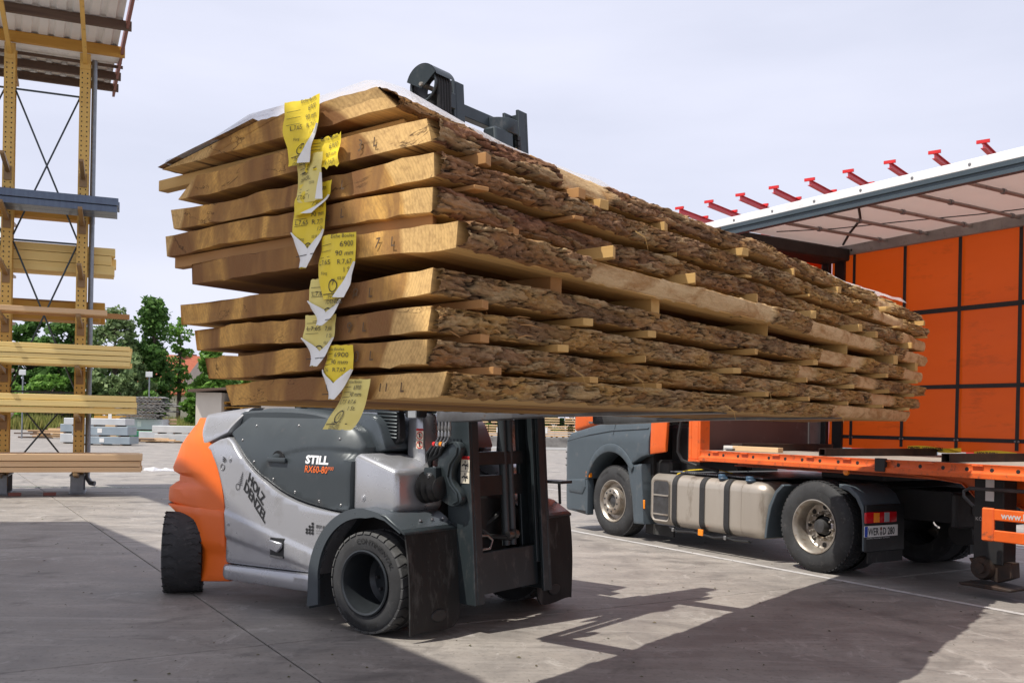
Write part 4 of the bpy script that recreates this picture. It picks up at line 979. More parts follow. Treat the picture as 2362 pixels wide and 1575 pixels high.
# tilt cylinder with rubber bellows and its bracket
mb = MB(); mb.lathe([(.09, -.05), (.125, -.02), (.085, .005), (.125, .03), (.085, .055), (.118, .08), (.08, .105), (.108, .13), (.074, .155), (.09, .18), (.05, .20), (.0, .20)], (.14, .44, 1.09), 'x', 28)
mb.build('tilt_bellows', M_['black'], fl, smooth=60)
mb = MB(); mb.prism([(.17, 1.24), (.29, 1.25), (.30, 1.02), (.23, 1.03), (.16, 1.16)], .405, .475); tb = mb.build('tilt_bracket', M_['mast'], fl, bevel=.008)
for (x, z, r) in ((.235, 1.175, .03), (.235, 1.125, .013)):
    mb = MB(); mb.lathe([(0, -.02), (r * .5, -.02), (r * .55, -.01), (r, -.01), (r, .01)], (x, .403, z), 'y', 16); mb.build('pin', M_['steel'], tb)
brk = smooth_poly([(.25, 1.36), (.33, 1.43), (.43, 1.455), (.485, 1.41), (.48, 1.36), (.41, 1.27), (.39, 1.18), (.42, 1.12), (.49, 1.06), (.505, 1.0), (.45, .955), (.38, .955), (.26, 1.01), (.25, 1.08)], 80, 2)
mb = MB(); mb.prism(brk, .47, .535); mb.build('mast_bracket', M_['mast'], fl, bevel=.010, seg=2)
mb = MB(); pl = [(x - .005, .462, z) for x, z in [(.35, 1.425), (.42, 1.44), (.46, 1.40), (.45, 1.35), (.385, 1.27), (.365, 1.18), (.395, 1.12), (.46, 1.06), (.475, 1.0), (.43, .975)]]
mb.tube(pl, .009, 6); mb.build('bracket_rib', M_['mast'], fl)
# hydraulic couplings and hoses under the fork carriage
for k in range(4):
    x0 = .285 + k * .034
    mb = MB(); mb.lathe([(0, .10), (.012, .10), (.012, .03), (.016, .03), (.016, .0), (.010, -.01), (.014, -.02), (.014, -.05), (0, -.05)], (x0, .45, 1.53), 'z', 10); mb.build('coupling', M_['steel'], fl)
    mb = MB(); mb.tube([(x0, .45, 1.485), (x0 - .012, .45, 1.455), (x0 - .045, .45, 1.42)], .009, 7); mb.build('pipe', M_['steel'], fl)
    mb = MB(); mb.tube([(x0 - .045, .45, 1.42), (x0 - .075, .45, 1.39), (x0 - .11, .44 + .01 * k, 1.345), (.16 + .01 * k, .47, 1.30), (.16, .5, 1.24)], .016, 8); mb.build('hose', M_['black'], fl)
    mb = MB(); mb.lathe([(.019, -.012), (.019, .012)], (x0 - .045, .45, 1.42), 'x', 10); mb.build('hose_collar', M_['red'] if k == 0 else (M_['amber'] if k == 2 else M_['steel']), fl)
# warning decals
def decal(x0, x1, z0, z1, y, par, two=True, kind='hand'):
    mb = MB(); mb.box(x0, x1, y - .002, y, z0, z1); d = mb.build('warning_decal', M_['cream'], par)
    f = lambda u, v: (x0 + u * (x1 - x0), y - .004, z0 + v * (z1 - z0))
    mb = MB(); mb.quad(f(.0, .88), f(1, .88), f(1, 1), f(0, 1)); mb.build('red_band', M_['red'], d, recalc=False, smooth=0)
    mb = MB(); mb.quad(f(0, .43), f(1, .43), f(1, .445), f(0, .445))
    f2 = f
    if kind == 'hand':
        for b in (.66, .22):
            strokes(mb, [(.5, b + .17), (.5, b + .08)], .10, f2); strokes(mb, [(.55, b - .08), (.55, b - .16)], .10, f2)
            strokes(mb, [(.12, b - .02), (.35, b + .04), (.62, b), (.80, b + .05)], .06, f2); strokes(mb, [(.5, b), (.86, b - .02)], .04, f2); strokes(mb, [(.45, b), (.6, b - .07), (.62, b - .10)], .045, f2)
    else:
        for b in (.66, .2):
            strokes(mb, [(.5, b + .1), (.5, b - .1)], .18, f2); strokes(mb, [(.5, b + .14), (.5, b + .12)], .16, f2); strokes(mb, [(.72, b + .17), (.72, b - .14)], .05, f2)
    mb.build('pictogram', M_['ink'], d, recalc=False, smooth=0)['kind'] = 'stuff'
    if kind != 'hand':
        mb = MB()
        for b in (.66, .2):
            strokes(mb, [(.5 + .42 * cos(a), b + .17 * sin(a)) for a in np.linspace(0, 2 * pi, 20)], .05, f2); strokes(mb, [(.2, b + .12), (.8, b - .12)], .04, f2)
        mb.build('ban_ring', M_['red'], d, recalc=False, smooth=0)['kind'] = 'stuff'
    lettering('danger_lettering', [('DANGER', .016, .3, .91, {})], lambda u, v: (x0 + .3 * (x1 - x0) + (u - .3), y - .0055, z0 + .905 * (z1 - z0) + (v - .91)), M_['ink'], d)['kind'] = 'stuff'
    return d
decal(mx(1.24) - .088, mx(1.24) - .004, 1.13, 1.335, .5435, mast)
decal(-.075, .0, 1.375, 1.535, .585, fl, kind='no'); decal(.10, .17, 1.375, 1.535, 1.42, fl, kind='no')

# --- fork carriage and forks
car = link('fork_carriage', None, fl)
mb = MB(); mb.box(.66, .72, -.12, 2.22, 1.70, 1.80); mb.build('carriage_bar', M_['fork'], car, bevel=.006)
mb = MB(); mb.box(.66, .72, -.12, 2.22, 2.15, 2.25); mb.build('carriage_bar', M_['fork'], car, bevel=.006)
for yf in (-.10, 1.90):
    fk = MB(); y0, y1 = yf, yf + .18
    fk.prism([(.74, 2.30), (.80, 2.30), (.80, 1.682), (2.80, 1.677), (2.79, 1.668), (1.6, 1.636), (1.0, 1.600), (.80, 1.592), (.755, 1.592), (.74, 1.61)], y0, y1)
    fk.build('fork', M_['fork'], car, bevel=.008, seg=2)
mb = MB(); mb.box(.58, .64, .70, 1.40, 1.72, 2.3); mb.build('carriage_plate', M_['mast'], car, bevel=.005)
for yf in (-.06, 1.94):
    for z in (1.72, 2.17):
        mb = MB(); mb.box(.70, .742, yf, yf + .10, z, z + .06); mb.build('fork_hook', M_['fork'], car)
# --- cab and overhead guard behind the mast
cab = link('cab', None, fl)
mb = MB()
for yy in (.42, WF - .50):
    mb.prism([(-1.35, 1.60), (-1.28, 1.60), (-1.10, 2.85), (-1.17, 2.85)], yy, yy + .08); mb.prism([(-.19, 1.74), (-.09, 1.74), (-.22, 2.85), (-.33, 2.85)], yy, yy + .08)
mb.build('cab_pillars', M_['hood'], cab, bevel=.008)['kind'] = 'stuff'
mb = MB(); mb.prism([(-1.22, 2.85), (-.18, 2.85), (-.24, 2.93), (-1.15, 2.93)], .40, WF - .40); mb.build('cab_roof', M_['hood'], cab, bevel=.02, seg=2)
mb = MB(); mb.prism([(-1.30, 1.66), (-.15, 1.66), (-.30, 2.84), (-1.12, 2.84)], .46, .468); mb.build('cab_window', M_['glass'], cab)
mb = MB(); mb.prism([(-.10, 1.66), (-.092, 1.66), (-.262, 2.84), (-.27, 2.84)], .51, WF - .51); mb.build('cab_window', M_['glass'], cab)
mb = MB(); mb.prism([(-.20, 1.20), (.02, 1.20), (-.03, 1.66), (-.19, 1.66)], .60, .78); mb.build('front_column', M_['silver'], cab, bevel=.03, seg=2)
mb = MB(); mb.prism([(.06, 1.25), (.19, 1.25), (.19, 1.62), (.08, 1.62)], 1.425, 1.62); mb.build('front_column', M_['silver'], cab, bevel=.02, seg=2)
mb = MB(); mb.prism(smooth_poly([(-.47, 1.75), (-.19, 1.75), (-.15, 1.46), (-.19, 1.41), (-.26, 1.40), (-.30, 1.44)], 100, 2), .475, .56); lv = mb.build('louvre_frame', M_['black'], cab, bevel=.01)
for k in range(10):
    z = 1.455 + k * .028; xa = -.285 - (z - 1.455) * .55
    mb = MB(); mb.tube([(xa - .01, .470, z + .012), (xa + .0, .462, z + .008), (-.19, .462, z), (-.18, .470, z)], .009, 6); mb.build('louvre', M_['mast'], lv)
mb = MB(); mb.box(-.10, .045, .47, .58, 1.62, 1.74); lp = mb.build('work_lamp', M_['black'], cab, bevel=.015, seg=2)
mb = MB(); mb.box(-.055, .035, .455, .468, 1.615, 1.735); mb.build('lamp_lens', M_['clear'], lp, bevel=.006)
mb = MB(); mb.box(-.06, .30, .72, 1.75, 1.66, 1.70); mb.build('dash_top', M_['black'], cab, bevel=.01)
# hose reel on top of the mast
rl_ = link('hose_reel', None, mast); rc = (mx(4.1) - .045, .24, 4.09); ax = radians(0)
mb = MB(); mb.lathe([(.118, -.01), (.132, -.01), (.132, .0), (.10, .004), (.10, .15), (.132, .154), (.132, .165), (.118, .165)], rc, 'y', 40); mb.build('reel_drum', M_['black'], rl_, smooth=30)
mb = MB(); mb.lathe([(.112, -.012), (.126, -.02), (.132, -.012)], rc, 'y', 40); mb.build('reel_rim', M_['hood'], rl_)
gp = [(rc[0], rc[2] - .03)] + [(rc[0] + .152 * cos(radians(a)), rc[2] + .152 * sin(radians(a))) for a in range(28, 165, 8)]
mb = MB(); mb.prism(gp, rc[1] - .03, rc[1] - .022); mb.build('reel_guard', M_['mast'], rl_, smooth=30)
mb = MB(); ar = [(rc[0] + .156 * cos(radians(a)), rc[2] + .156 * sin(radians(a))) for a in range(20, 166, 8)]
mb.grid([[(x, rc[1] - .03, z) for x, z in ar], [(x, rc[1] + .18, z) for x, z in ar]]); mb.build('reel_cover', M_['mast'], rl_)
mb = MB(); mb.lathe([(0, -.045), (.014, -.045), (.018, -.03), (.018, .2), (0, .2)], rc, 'y', 12); mb.build('reel_axle', M_['rim'], rl_)
for k in range(5):
    y = rc[1] + .02 + k * .03; r = .122
    pts = [(rc[0] + r * cos(radians(a)), y, rc[2] + r * sin(radians(a))) for a in range(150, -1, -12)] + [(rc[0] + r + .012 * q, y + .004 * q, rc[2] - .25 * q) for q in range(1, 8)]
    mb = MB(); mb.tube(pts, .0145, 7); mb.build('hose', M_['rubber'], rl_)
mb = MB(); mb.box(rc[0] - .16, rc[0] + .04, rc[1] + .19, rc[1] + .32, rc[2] - .10, rc[2] + .02); mb.build('reel_mount', M_['mast'], rl_, bevel=.006)
# step on the far side
mb = MB(); mb.box(.05, .28, 2.12, 2.30, 1.05, 1.075); mb.tube([(.17, 2.25, 1.06), (.17, 2.27, .86), (.10, 2.24, .84)], .014, 6); mb.build('far_step', M_['black'], fl)

# ================================================================== TRUCK (x towards its cab, y towards the viewer's side; near tyre faces at y = 0)
TW = 2.45
tk = thing('truck', 'orange cabbed tractor unit with grey lower body, coupled to the orange trailer', 'truck', T.w(0, 0, 0), T.a)
def truck_wheel(loc, flip, front, R=.505):
    o = link('wheel', None, tk, loc, pi if flip else 0)
    w = .30
    mb = MB()        # built with its outer face at y = 0, running inwards (negative y)
    pr = [(.292, -.02), (.300, -.004), (.34, .012 if front else .006), (.42, .010), (.468, -.012), (R - .010, -.035), (R, -.06), (R, -w + .06), (R - .012, -w + .03), (.46, -w), (.30, -w + .02), (.292, -w + .03)]
    mb.lathe(pr, (0, 0, 0), 'y', 72)
    n = 60
    for k in range(n):
        a0 = 2 * pi * k / n; da = 2 * pi / n * (.62 if not front else .84)
        for (ya, yb_) in ((-.036, -.10), (-.115, -.185), (-.20, -.265)):
            vs = [((R + dr) * cos(a), y, (R + dr) * sin(a)) for dr in (-.02, .006) for (a, y) in ((a0, ya), (a0 + da, ya), (a0 + da + (.0 if front else .03), yb_), (a0 + (.0 if front else .03), yb_))]
            mb.add(vs, [(0, 1, 2, 3), (7, 6, 5, 4), (0, 4, 5, 1), (1, 5, 6, 2), (2, 6, 7, 3), (3, 7, 4, 0)])
    mb.build('tyre', M_['tyre'], o, smooth=30)
    if not front:
        mb2 = MB(); mb2.lathe([(R + .004, -.36), (R + .004, -.60), (.46, -.64), (.30, -.62), (.30, -.36), (.46, -.335), (R - .01, -.345)], (0, 0, 0), 'y', 48); mb2.build('inner_tyre', M_['tyre'], o, smooth=30)
    mb = MB()
    if front:
        mb.lathe([(.298, -.006), (.303, .004), (.292, .006), (.276, -.012), (.262, -.03), (.255, -.075), (.205, -.085), (.198, -.04), (.19, .018), (.175, .035), (.115, .035), (.10, .022), (.09, -.03), (0, -.03)], (0, 0, 0), 'y', 48)
    else:
        mb.lathe([(.298, -.006), (.303, .004), (.292, .006), (.276, -.012), (.262, -.05), (.252, -.165), (.235, -.18), (.17, -.185), (.165, -.17), (.14, -.17), (.125, -.16)], (0, 0, 0), 'y', 48)
    rm = mb.build('rim', M_['rim'], o, smooth=30)
    for k in range(10):
        a = 2 * pi * k / 10 + .2
        mb = MB()
        if front: mb.lathe([(.0, .048), (.012, .046), (.017, .030)], (.146 * cos(a), 0.0, .146 * sin(a)), 'y', 8); mb.build('wheel_nut', M_['hub'], rm)
        else:
            mb.lathe([(.0, -.09), (.010, -.09), (.012, -.125), (.017, -.125), (.017, -.17)], (.148 * cos(a), 0, .148 * sin(a)), 'y', 8); mb.build('wheel_nut', M_['rim'], rm)
    if not front:
        for k in range(8):
            a = 2 * pi * k / 8; mb = MB(); mb.lathe([(.0, -.181), (.030, -.181)], (.212 * cos(a), 0.003, .212 * sin(a)), 'y', 14); mb.build('hand_hole', M_['chassis'], rm)
    mb = MB()
    if front: mb.lathe([(0, .0), (.05, -.002), (.085, -.012), (.088, -.03)], (0, 0, 0), 'y', 24)
    else: mb.lathe([(0, -.075), (.045, -.075), (.07, -.082), (.082, -.11), (.09, -.165), (.10, -.172)], (0, 0, 0), 'y', 28)
    mb.build('hub', M_['hub'], o, smooth=35)
    if not flip:
        items = [('315/70 R 22.5', .036, .405, radians(118), True, 1.0), ('315/70 R 22.5', .034, .42, radians(62), True, 1.0)] if front else [('315/70 R 22.5', .040, .395, radians(112), True, 1.0)]
        items += [('MICHELIN', .055, .455, radians(262), False, 1.1)]
        mb = MB()
        for text, size, rad, ang, out, sx in items:
            vs, fs = glyphs(text, size, .001, 0, 'CENTER'); P = []
            for (u, v) in vs:
                u *= -sx
                if out: a = ang - u / rad; r = rad + v
                else: a = ang + u / rad; r = rad - v
                P.append((r * cos(a), (.0135 if front else .0095), r * sin(a)))
            mb.add(P, fs)
        mb.build('sidewall_lettering', M_['emboss'], o, recalc=False, smooth=0)['kind'] = 'stuff'
    return o
FX = 3.69
truck_wheel((.03, 0, .505), False, False); truck_wheel((.03, -TW, .505), True, False)
truck_wheel((FX, -.02, .495), False, True); truck_wheel((FX, -TW + .02, .495), True, True)

# cab: grey lower body with wheel arch
arch = [(FX + .60 * cos(radians(a)), .62 + .66 * sin(radians(a))) for a in range(20, 150, 10)]
low = [(4.80, .30), (4.86, .75), (4.86, 1.28), (4.74, 1.40), (4.70, 1.45), (4.1, 1.58), (3.66, 1.62), (2.86, 1.64), (2.86, 1.19), (3.02, 1.15)] + arch[::-1] + [(4.26, .80), (4.24, .66), (4.24, .25), (4.74, .28)]
y_cab = lambda x, z: -.03 + .06 * max(0, (z - 1.40) / .22) + .05 * max(0, (x - 4.72) / .14) ** 2 + .012 * max(0, min(1, (1.52 - z + (x - 3.6) * -.04) * 40)) * 0
def tpanel(name, outline, yf, m, parent, depth=.1, r=.015, step=.06, label=None):
    """panel on the side facing the viewer (outer face y = -yf) and mirrored on the far side"""
    o = panel(name, outline, yf, m, parent, depth, r, step, False, label)
    for v in o.data.vertices: v.co.y = -v.co.y
    o.data.flip_normals(); o2 = o.copy(); o2.data = o.data.copy(); COL.objects.link(o2)
    for v in o2.data.vertices: v.co.y = -TW - v.co.y
    o2.data.flip_normals(); return o
tpanel('cab_lower_panel', low, y_cab, M_['cabgrey'], tk)
ring_o = [(FX + .62 * cos(radians(a)), .62 + .70 * sin(radians(a))) for a in range(18, 152, 8)]
ring_i = [(FX + .57 * cos(radians(a)), .60 + .60 * sin(radians(a))) for a in range(18, 152, 8)]
tpanel('wheel_arch', ring_o + ring_i[::-1], lambda x, z: -.045, M_['cabgrey'], tk, depth=.35, r=.012)
mb = MB(); mb.prism([(2.90, .55), (2.95, 1.6), (4.76, 1.4), (4.74, .40), (4.30, .45), (4.30, .9)] + [(FX + .62 * cos(radians(a)), .60 + .66 * sin(radians(a))) for a in range(20, 160, 20)], -TW + .12, -.12); mb.build('cab_core', M_['chassis'], tk)
mb = MB(); mb.prism([(4.70, .28), (4.80, .30), (4.88, .75), (4.88, 1.25), (4.78, 1.42), (4.60, 1.42), (4.60, .28)], -TW - .0 + .03, -.03); mb.build('bumper', M_['cabgrey'], tk, bevel=.03, seg=2)
upp = [(4.76, 1.46), (4.10, 1.585), (3.66, 1.625), (2.86, 1.645), (2.86, 3.55), (3.1, 3.85), (4.2, 3.80), (4.62, 3.3), (4.72, 2.3)]
mb = MB(); mb.prism(upp, -TW + .06, -.06); mb.build('cab', M_['torange'], tk, bevel=.06, seg=3)
mb = MB(); mb.prism([(4.62, 2.05), (4.55, 2.9), (4.0, 2.95), (3.95, 2.0)], -.066, -.052); mb.build('side_window', M_['glass'], tk, bevel=.004)
mb = MB(); mb.prism([(4.735, 2.1), (4.70, 2.5), (4.60, 3.2), (4.58, 3.2), (4.66, 2.5), (4.69, 2.1)], -TW + .2, -.2); mb.build('windscreen', M_['glass'], tk)
mb = MB(); mb.box(4.25, 4.35, -.06, -.046, 1.60, 1.63); mb.build('door_badge', M_['steel'], tk)
tpanel('side_deflector', [(2.845, 1.20), (2.83, 1.66), (2.83, 3.4), (2.50, 3.4), (2.50, 1.62), (2.53, 1.25), (2.56, 1.235)], lambda x, z: -.02, M_['torange'], tk, depth=.03, r=.015, step=.12)
mb = MB(); mb.box(4.79, 4.868, -.30, -.006, .86, 1.24); hl = mb.build('headlight', M_['clear'], tk, bevel=.012)
for z in (.95, 1.05, 1.15):
    mb = MB(); mb.box(4.785, 4.872, -.31, -.002, z, z + .014); mb.build('light_bar', M_['black'], hl)
for pts_ in ([(3.655, 1.615), (3.66, 1.45), (3.67, 1.30)], [(4.85, .735), (4.60, .745), (4.26, .775)]):
    mb = MB(); mb.tube([(x, -y_cab(x, z) + .0005, z) for x, z in pts_], .0045, 4); mb.build('panel_seam', M_['black'], tk)
mb = MB(); mb.tube([(x, -y_cab(x, z) + .004, z) for x, z in [(4.78, 1.335), (4.2, 1.44), (3.7, 1.505), (2.9, 1.55)]], .012, 6); mb.build('body_crease', M_['cabgrey'], tk)
mb = MB(); mb.box(4.20, 4.30, -.03, .03, .80, .90); mb.build('side_marker', M_['amber'], tk, bevel=.012)
tpanel('step_panel', [(4.76, .74), (4.30, .78), (4.28, .66), (4.36, .55), (4.72, .56)], lambda x, z: -.045, M_['cabgrey'], tk, depth=.15)
tpanel('step_well', [(4.78, .29), (4.25, .245), (4.25, .42), (4.34, .55), (4.74, .56)], lambda x, z: .05 if z > .34 else -.03, M_['black'], tk, depth=.1)
mb = MB(); mb.box(4.26, 4.74, -.30, -.01, .33, .345); mb.build('step_tread', M_['hub'], tk)
tpanel('wheel_spat', [(3.335, 1.02), (3.19, 1.035), (2.99, 1.06), (2.95, .62), (2.92, .24), (3.17, .225), (3.22, .6)], lambda x, z: -.015 - .03 * max(0, min(1, (3.13 - x) * 14)), M_['cabgrey'], tk, depth=.22)
mb = MB(); mb.box(2.50, 3.08, -.16, -.13, .10, .24); mb.build('splash_flap', M_['rubber'], tk)
mb = MB(); mb.box(2.915, 2.955, .018, .034, .45, .57); mb.build('side_marker', M_['amber'], tk, bevel=.005)
# fuel tank with straps, caps and built-in steps
tnk = link('fuel_tank', None, tk)
def rrect(y0, y1, z0, z1, r, n=6):
    o = []
    for (cy, cz, a0) in ((y1 - r, z1 - r, 0), (y0 + r, z1 - r, 90), (y0 + r, z0 + r, 180), (y1 - r, z0 + r, 270)):
        o += [(cy + r * cos(radians(a0 + 90 * k / n)), cz + r * sin(radians(a0 + 90 * k / n))) for k in range(n + 1)]
    return o
def tank_sec(s): return rrect(-.62 + s, -.015 - s, .255 + s, .94 - s, max(.02, .13 - s))
rows = [[(x, y, z) for y, z in tank_sec(s)] for x, s in ((2.905, .14), (2.90, .07), (2.87, .025), (2.82, .0), (2.44, .0), (2.436, -.004), (2.30, -.004), (1.3, .0), (1.16, .0), (1.155, .006), (1.145, .006), (1.14, 0), (.92, .0), (.84, .015), (.78, .06), (.75, .13))]
rows = [r + [r[0]] for r in rows]
mb = MB(); mb.grid(rows); mb.add(rows[0][:-1], [tuple(range(len(rows[0]) - 1))]); mb.add(rows[-1][:-1], [tuple(range(len(rows[0]) - 1))]); mb.build('tank_shell', M_['tank'], tnk, smooth=45)
for x in (2.355, 1.83, 1.395):
    mb = MB(); sec = [(y, z) for y, z in rrect(-.635, -.002, .242, .952, .14)]
    rr = [[(xx, y, z) for y, z in sec + [sec[0]]] for xx in (x - .045, x + .045)]
    mb.grid(rr); mb.build('tank_strap', M_['strap'], tnk, smooth=50)
for (x, m) in ((1.55, 'chassis'), (1.08, 'cap')):
    mb = MB(); mb.lathe([(0, .075), (.035, .075), (.05, .065), (.058, .03), (.066, .028), (.066, .01), (.05, .0)], (x, -.11, .925), 'z', 20); mb.v = [(a, b + (c - .925) * .5, c) for a, b, c in mb.v]; mb.build('filler_cap', M_['cap'], tnk, bevel=.003)
mb = MB(); mb.prism(rrect(2.475, 2.785, .335, .845, .05), -.02, -.011); st = mb.build('step_recess', M_['hub'], tnk)
mb = MB(); ro = rrect(2.455, 2.805, .315, .865, .06); ri = rrect(2.475, 2.785, .335, .845, .05)
mb.grid([[(x, -.004, z) for x, z in ro + [ro[0]]], [(x, -.016, z) for x, z in ri + [ri[0]]]]); mb.build('recess_rim', M_['tank'], tnk)
for z in (.39, .645):
    mb = MB(); mb.box(2.48, 2.78, -.03, .0, z, z + .022); mb.build('step', M_['rim'], tnk, bevel=.004)
mb = MB(); mb.box(1.78, 1.87, -.0, .02, .205, .285); mb.build('side_marker', M_['amber'], tk, bevel=.005)
pts = [(2.45, -.02, .25), (2.3, .0, .215), (2.0, .0, .235), (1.82, .0, .225), (1.6, .0, .205), (1.4, .0, .235), (1.25, .0, .215), (1.0, .0, .225)]
mb = MB(); mb.tube(pts, .013, 6); mb.tube([(x, y - .03, z - .012) for x, y, z in pts], .010, 6); mb.build('cable_loom', M_['black'], tk)['kind'] = 'stuff'
for x in (2.355, 1.395):
    mb = MB(); mb.box(x - .02, x + .02, -.01, .02, .20, .25); mb.build('clamp', M_['steel'], tk, bevel=.006)
# chassis, catwalk, fifth wheel, rear mudguards
mb = MB(); mb.box(-1.35, 4.2, -.86, -.78, .62, .95); mb.box(-1.35, 4.2, -TW + .78, -TW + .86, .62, .95)
for x in (-1.30, -.5, .6, 2.4): mb.box(x, x + .08, -TW + .862, -.862, .66, .92)
mb.build('chassis_frame', M_['chassis'], tk, bevel=.006)
mb = MB(); mb.box(.95, 2.62, -2.2, -.16, .965, .985); cwk = mb.build('catwalk', M_['galv'], tk, bevel=.002)
mb = MB()
for k in range(40): mb.box(1.0 + k * .04, 1.012 + k * .04, -.162, -.15, .968, .982)
mb.build('tread_edge', M_['steel'], cwk)['kind'] = 'stuff'
mb = MB(); mb.tube([(2.44, -.15, .93), (2.42, -.12, .90), (2.45, -.10, .88), (2.48, -.13, .90), (2.46, -.15, .95), (2.35, -.2, 1.0), (2.1, -.3, 1.03), (1.9, -.4, 1.02), (1.8, -.5, .99)], [.010, .010, .010, .010, .008, .008, .007, .007, .007], 6); mb.build('strap_hook', M_['yelstrap'], tk)
mb = MB(); mb.box(-.35, .55, -1.75, -.70, 1.0, 1.09); mb.prism([(-.5, .95), (.6, .95), (.5, 1.0), (-.4, 1.0)], -1.85, -.6); mb.build('fifth_wheel', M_['chassis'], tk, bevel=.02)
mb = MB(); mb.box(2.30, 2.85, -1.9, -.35, .55, 1.6); mb.box(2.62, 2.95, -.55, -.16, .6, 1.12); mb.build('engine_rear', M_['chassis'], tk, bevel=.04)
mb = MB()
for k in range(6): mb.tube([(2.05, -.9 - k * .05, 1.14), (2.02 - .05 * k, -.8, 1.02 + .02 * (k % 2)), (1.9 - .03 * k, -.7, 1.03), (1.82, -.75, 1.14)], .013, 6)
mb.build('coil_line', M_['black'], tk)['kind'] = 'stuff'
mb = MB(); mb.tube([(2.28, -.04, 1.66), (2.33, -.04, 1.45), (2.35, -.05, 1.25), (2.30, -.08, 1.14), (2.1, -.2, 1.06), (1.85, -.3, 1.02)], .022, 8); mb.build('intake_hose', M_['black'], tk)
for ys0, sgn in ((0, 1), (-TW, -1)):
    yy = lambda a: ys0 + sgn * a
    out = [(.76, .295), (.735, .5), (.70, .68), (.60, .86), (.50, .945), (.465, .925), (.57, .83), (.655, .66), (.695, .5), (.72, .295)]
    mb = MB(); mb.prism(out, yy(-.60), yy(.005)); mb.build('mudguard_front', M_['cabgrey'], tk, bevel=.006)
    top = [(.52 * cos(radians(a)) * 1.09 + .03, .505 + .555 * sin(radians(a))) for a in range(62, 170, 9)]
    top = [(p[0], min(p[1], 1.03)) for p in top]
    mb = MB(); tb_ = [(-.30, .96), (-.42, .93), (-.52, .86), (-.59, .74), (-.605, .60), (-.61, .31), (-.635, .31), (-.635, .62), (-.62, .78), (-.55, .90), (-.44, .975), (-.30, 1.0)]
    mb.prism(tb_, yy(-.63), yy(.06 - .06)); mb.build('mudguard_rear', M_['cabgrey'], tk, bevel=.006)
    mb = MB(); mb.box(-.655, -.632, yy(-.64) if sgn > 0 else yy(0), yy(0.0) if sgn > 0 else yy(-.64), .30, .80); mb.build('tail_panel', M_['black'], tk, bevel=.01)
    mb = MB(); mb.box(-.648, -.634, min(yy(-.62), yy(-.05)), max(yy(-.62), yy(-.05)), .185, .302); mb.build('splash_flap', M_['rubber'], tk)
    tl_ = MB(); tl_.box(-.69, -.654, min(yy(-.46), yy(.03)), max(yy(-.46), yy(.03)), .61, .725); tl = tl_.build('tail_light', M_['redlens'], tk, bevel=.01, seg=2)
    for (a, b, m) in ((-.17, -.08, 'amber'), (-.33, -.25, 'clear')):
        mb = MB(); mb.box(-.694, -.689, min(yy(a), yy(b)), max(yy(a), yy(b)), .618, .718); mb.build('lens', M_[m], tl)
# number plate
PX_ = -.664
mb = MB(); mb.box(PX_, PX_ + .008, -.515, .03, .462, .580); npl = mb.build('number_plate', M_['paper'], tk, bevel=.003)
mb = MB(); mb.box(PX_ - .002, PX_ + .001, -.02, .026, .466, .576); mb.build('blue_band', M_['blue'], npl)
fp_ = lambda u, v: (PX_ - .003, -.028 - u, .482 + v)
lettering('registration', [('WER', .108, .0, 0, dict(bold=.002, sx=.72)), ('D', .108, .232, 0, dict(bold=.002, sx=.72)), ('280', .108, .312, 0, dict(bold=.002, sx=.72))], fp_, M_['ink'], npl)['kind'] = 'stuff'
lettering('country_letter', [('D', .03, -.03 + .012, -.008, {})], lambda u, v: (PX_ - .004, -.026 - u * .9 + .012 - .012, .482 + v), M_['wtext'], npl)
mb = MB()
mb.add([(PX_ - .003, -.028 - .205 - .017 * cos(a), .545 + .02 * sin(a)) for a in np.linspace(0, 2 * pi, 13)[:-1]], [tuple(range(12))]); mb.build('test_seal', M_['redtrim'], npl, recalc=False)
mb = MB(); mb.add([(PX_ - .003, -.028 - .205 - .021 * cos(a), .498 + .024 * sin(a)) for a in np.linspace(0, 2 * pi, 13)[:-1]], [tuple(range(12))]); mb.build('state_seal', M_['steel'], npl, recalc=False)
lettering('dealer_lettering', [('/HOLZ DENZEL   Holzhandel & Sägewerk   www.holzdenzel.de', .016, 0, 0, dict(sx=.9))], lambda u, v: (PX_ - .003, .0 - u, .445 + v), M_['wtext'], npl)['kind'] = 'stuff'
# air tank and axle gear behind the wheels
mb = MB(); mb.tube([(-1.1, -.95, .52), (-1.1, -1.75, .52)], .14, 18); mb.build('air_tank', M_['chassis'], tk)
mb = MB(); mb.box(-1.36, -1.28, -TW + .5, -.5, .60, .96); ch = mb.build('end_beam', M_['chassis'], tk, bevel=.02)
for y in (-.8, -1.2, -1.65):
    mb = MB(); mb.lathe([(0, -.003), (.06, -.003)], (-1.362, y, .78), 'x', 14); mb.build('hole', M_['black'], ch)
mb = MB(); mb.tube([(.03, -.5, .505), (.03, -TW + .5, .505)], .13, 14); mb.build('axle', M_['chassis'], tk)

# ================================================================== TRAILER (same axes as the truck)
tr = thing('semi_trailer', 'orange curtain sided trailer standing open, white tarp roof, flat bed', 'trailer', T.w(0, 0, 0), T.a)
XF, XR = 2.12, -11.4; ZD = 1.285; ZR = 3.95
mb = MB(); mb.box(XR, XF - .2, -2.42, -.06, ZD - .03, ZD); mb.build('floor', M_['deck'], tr)
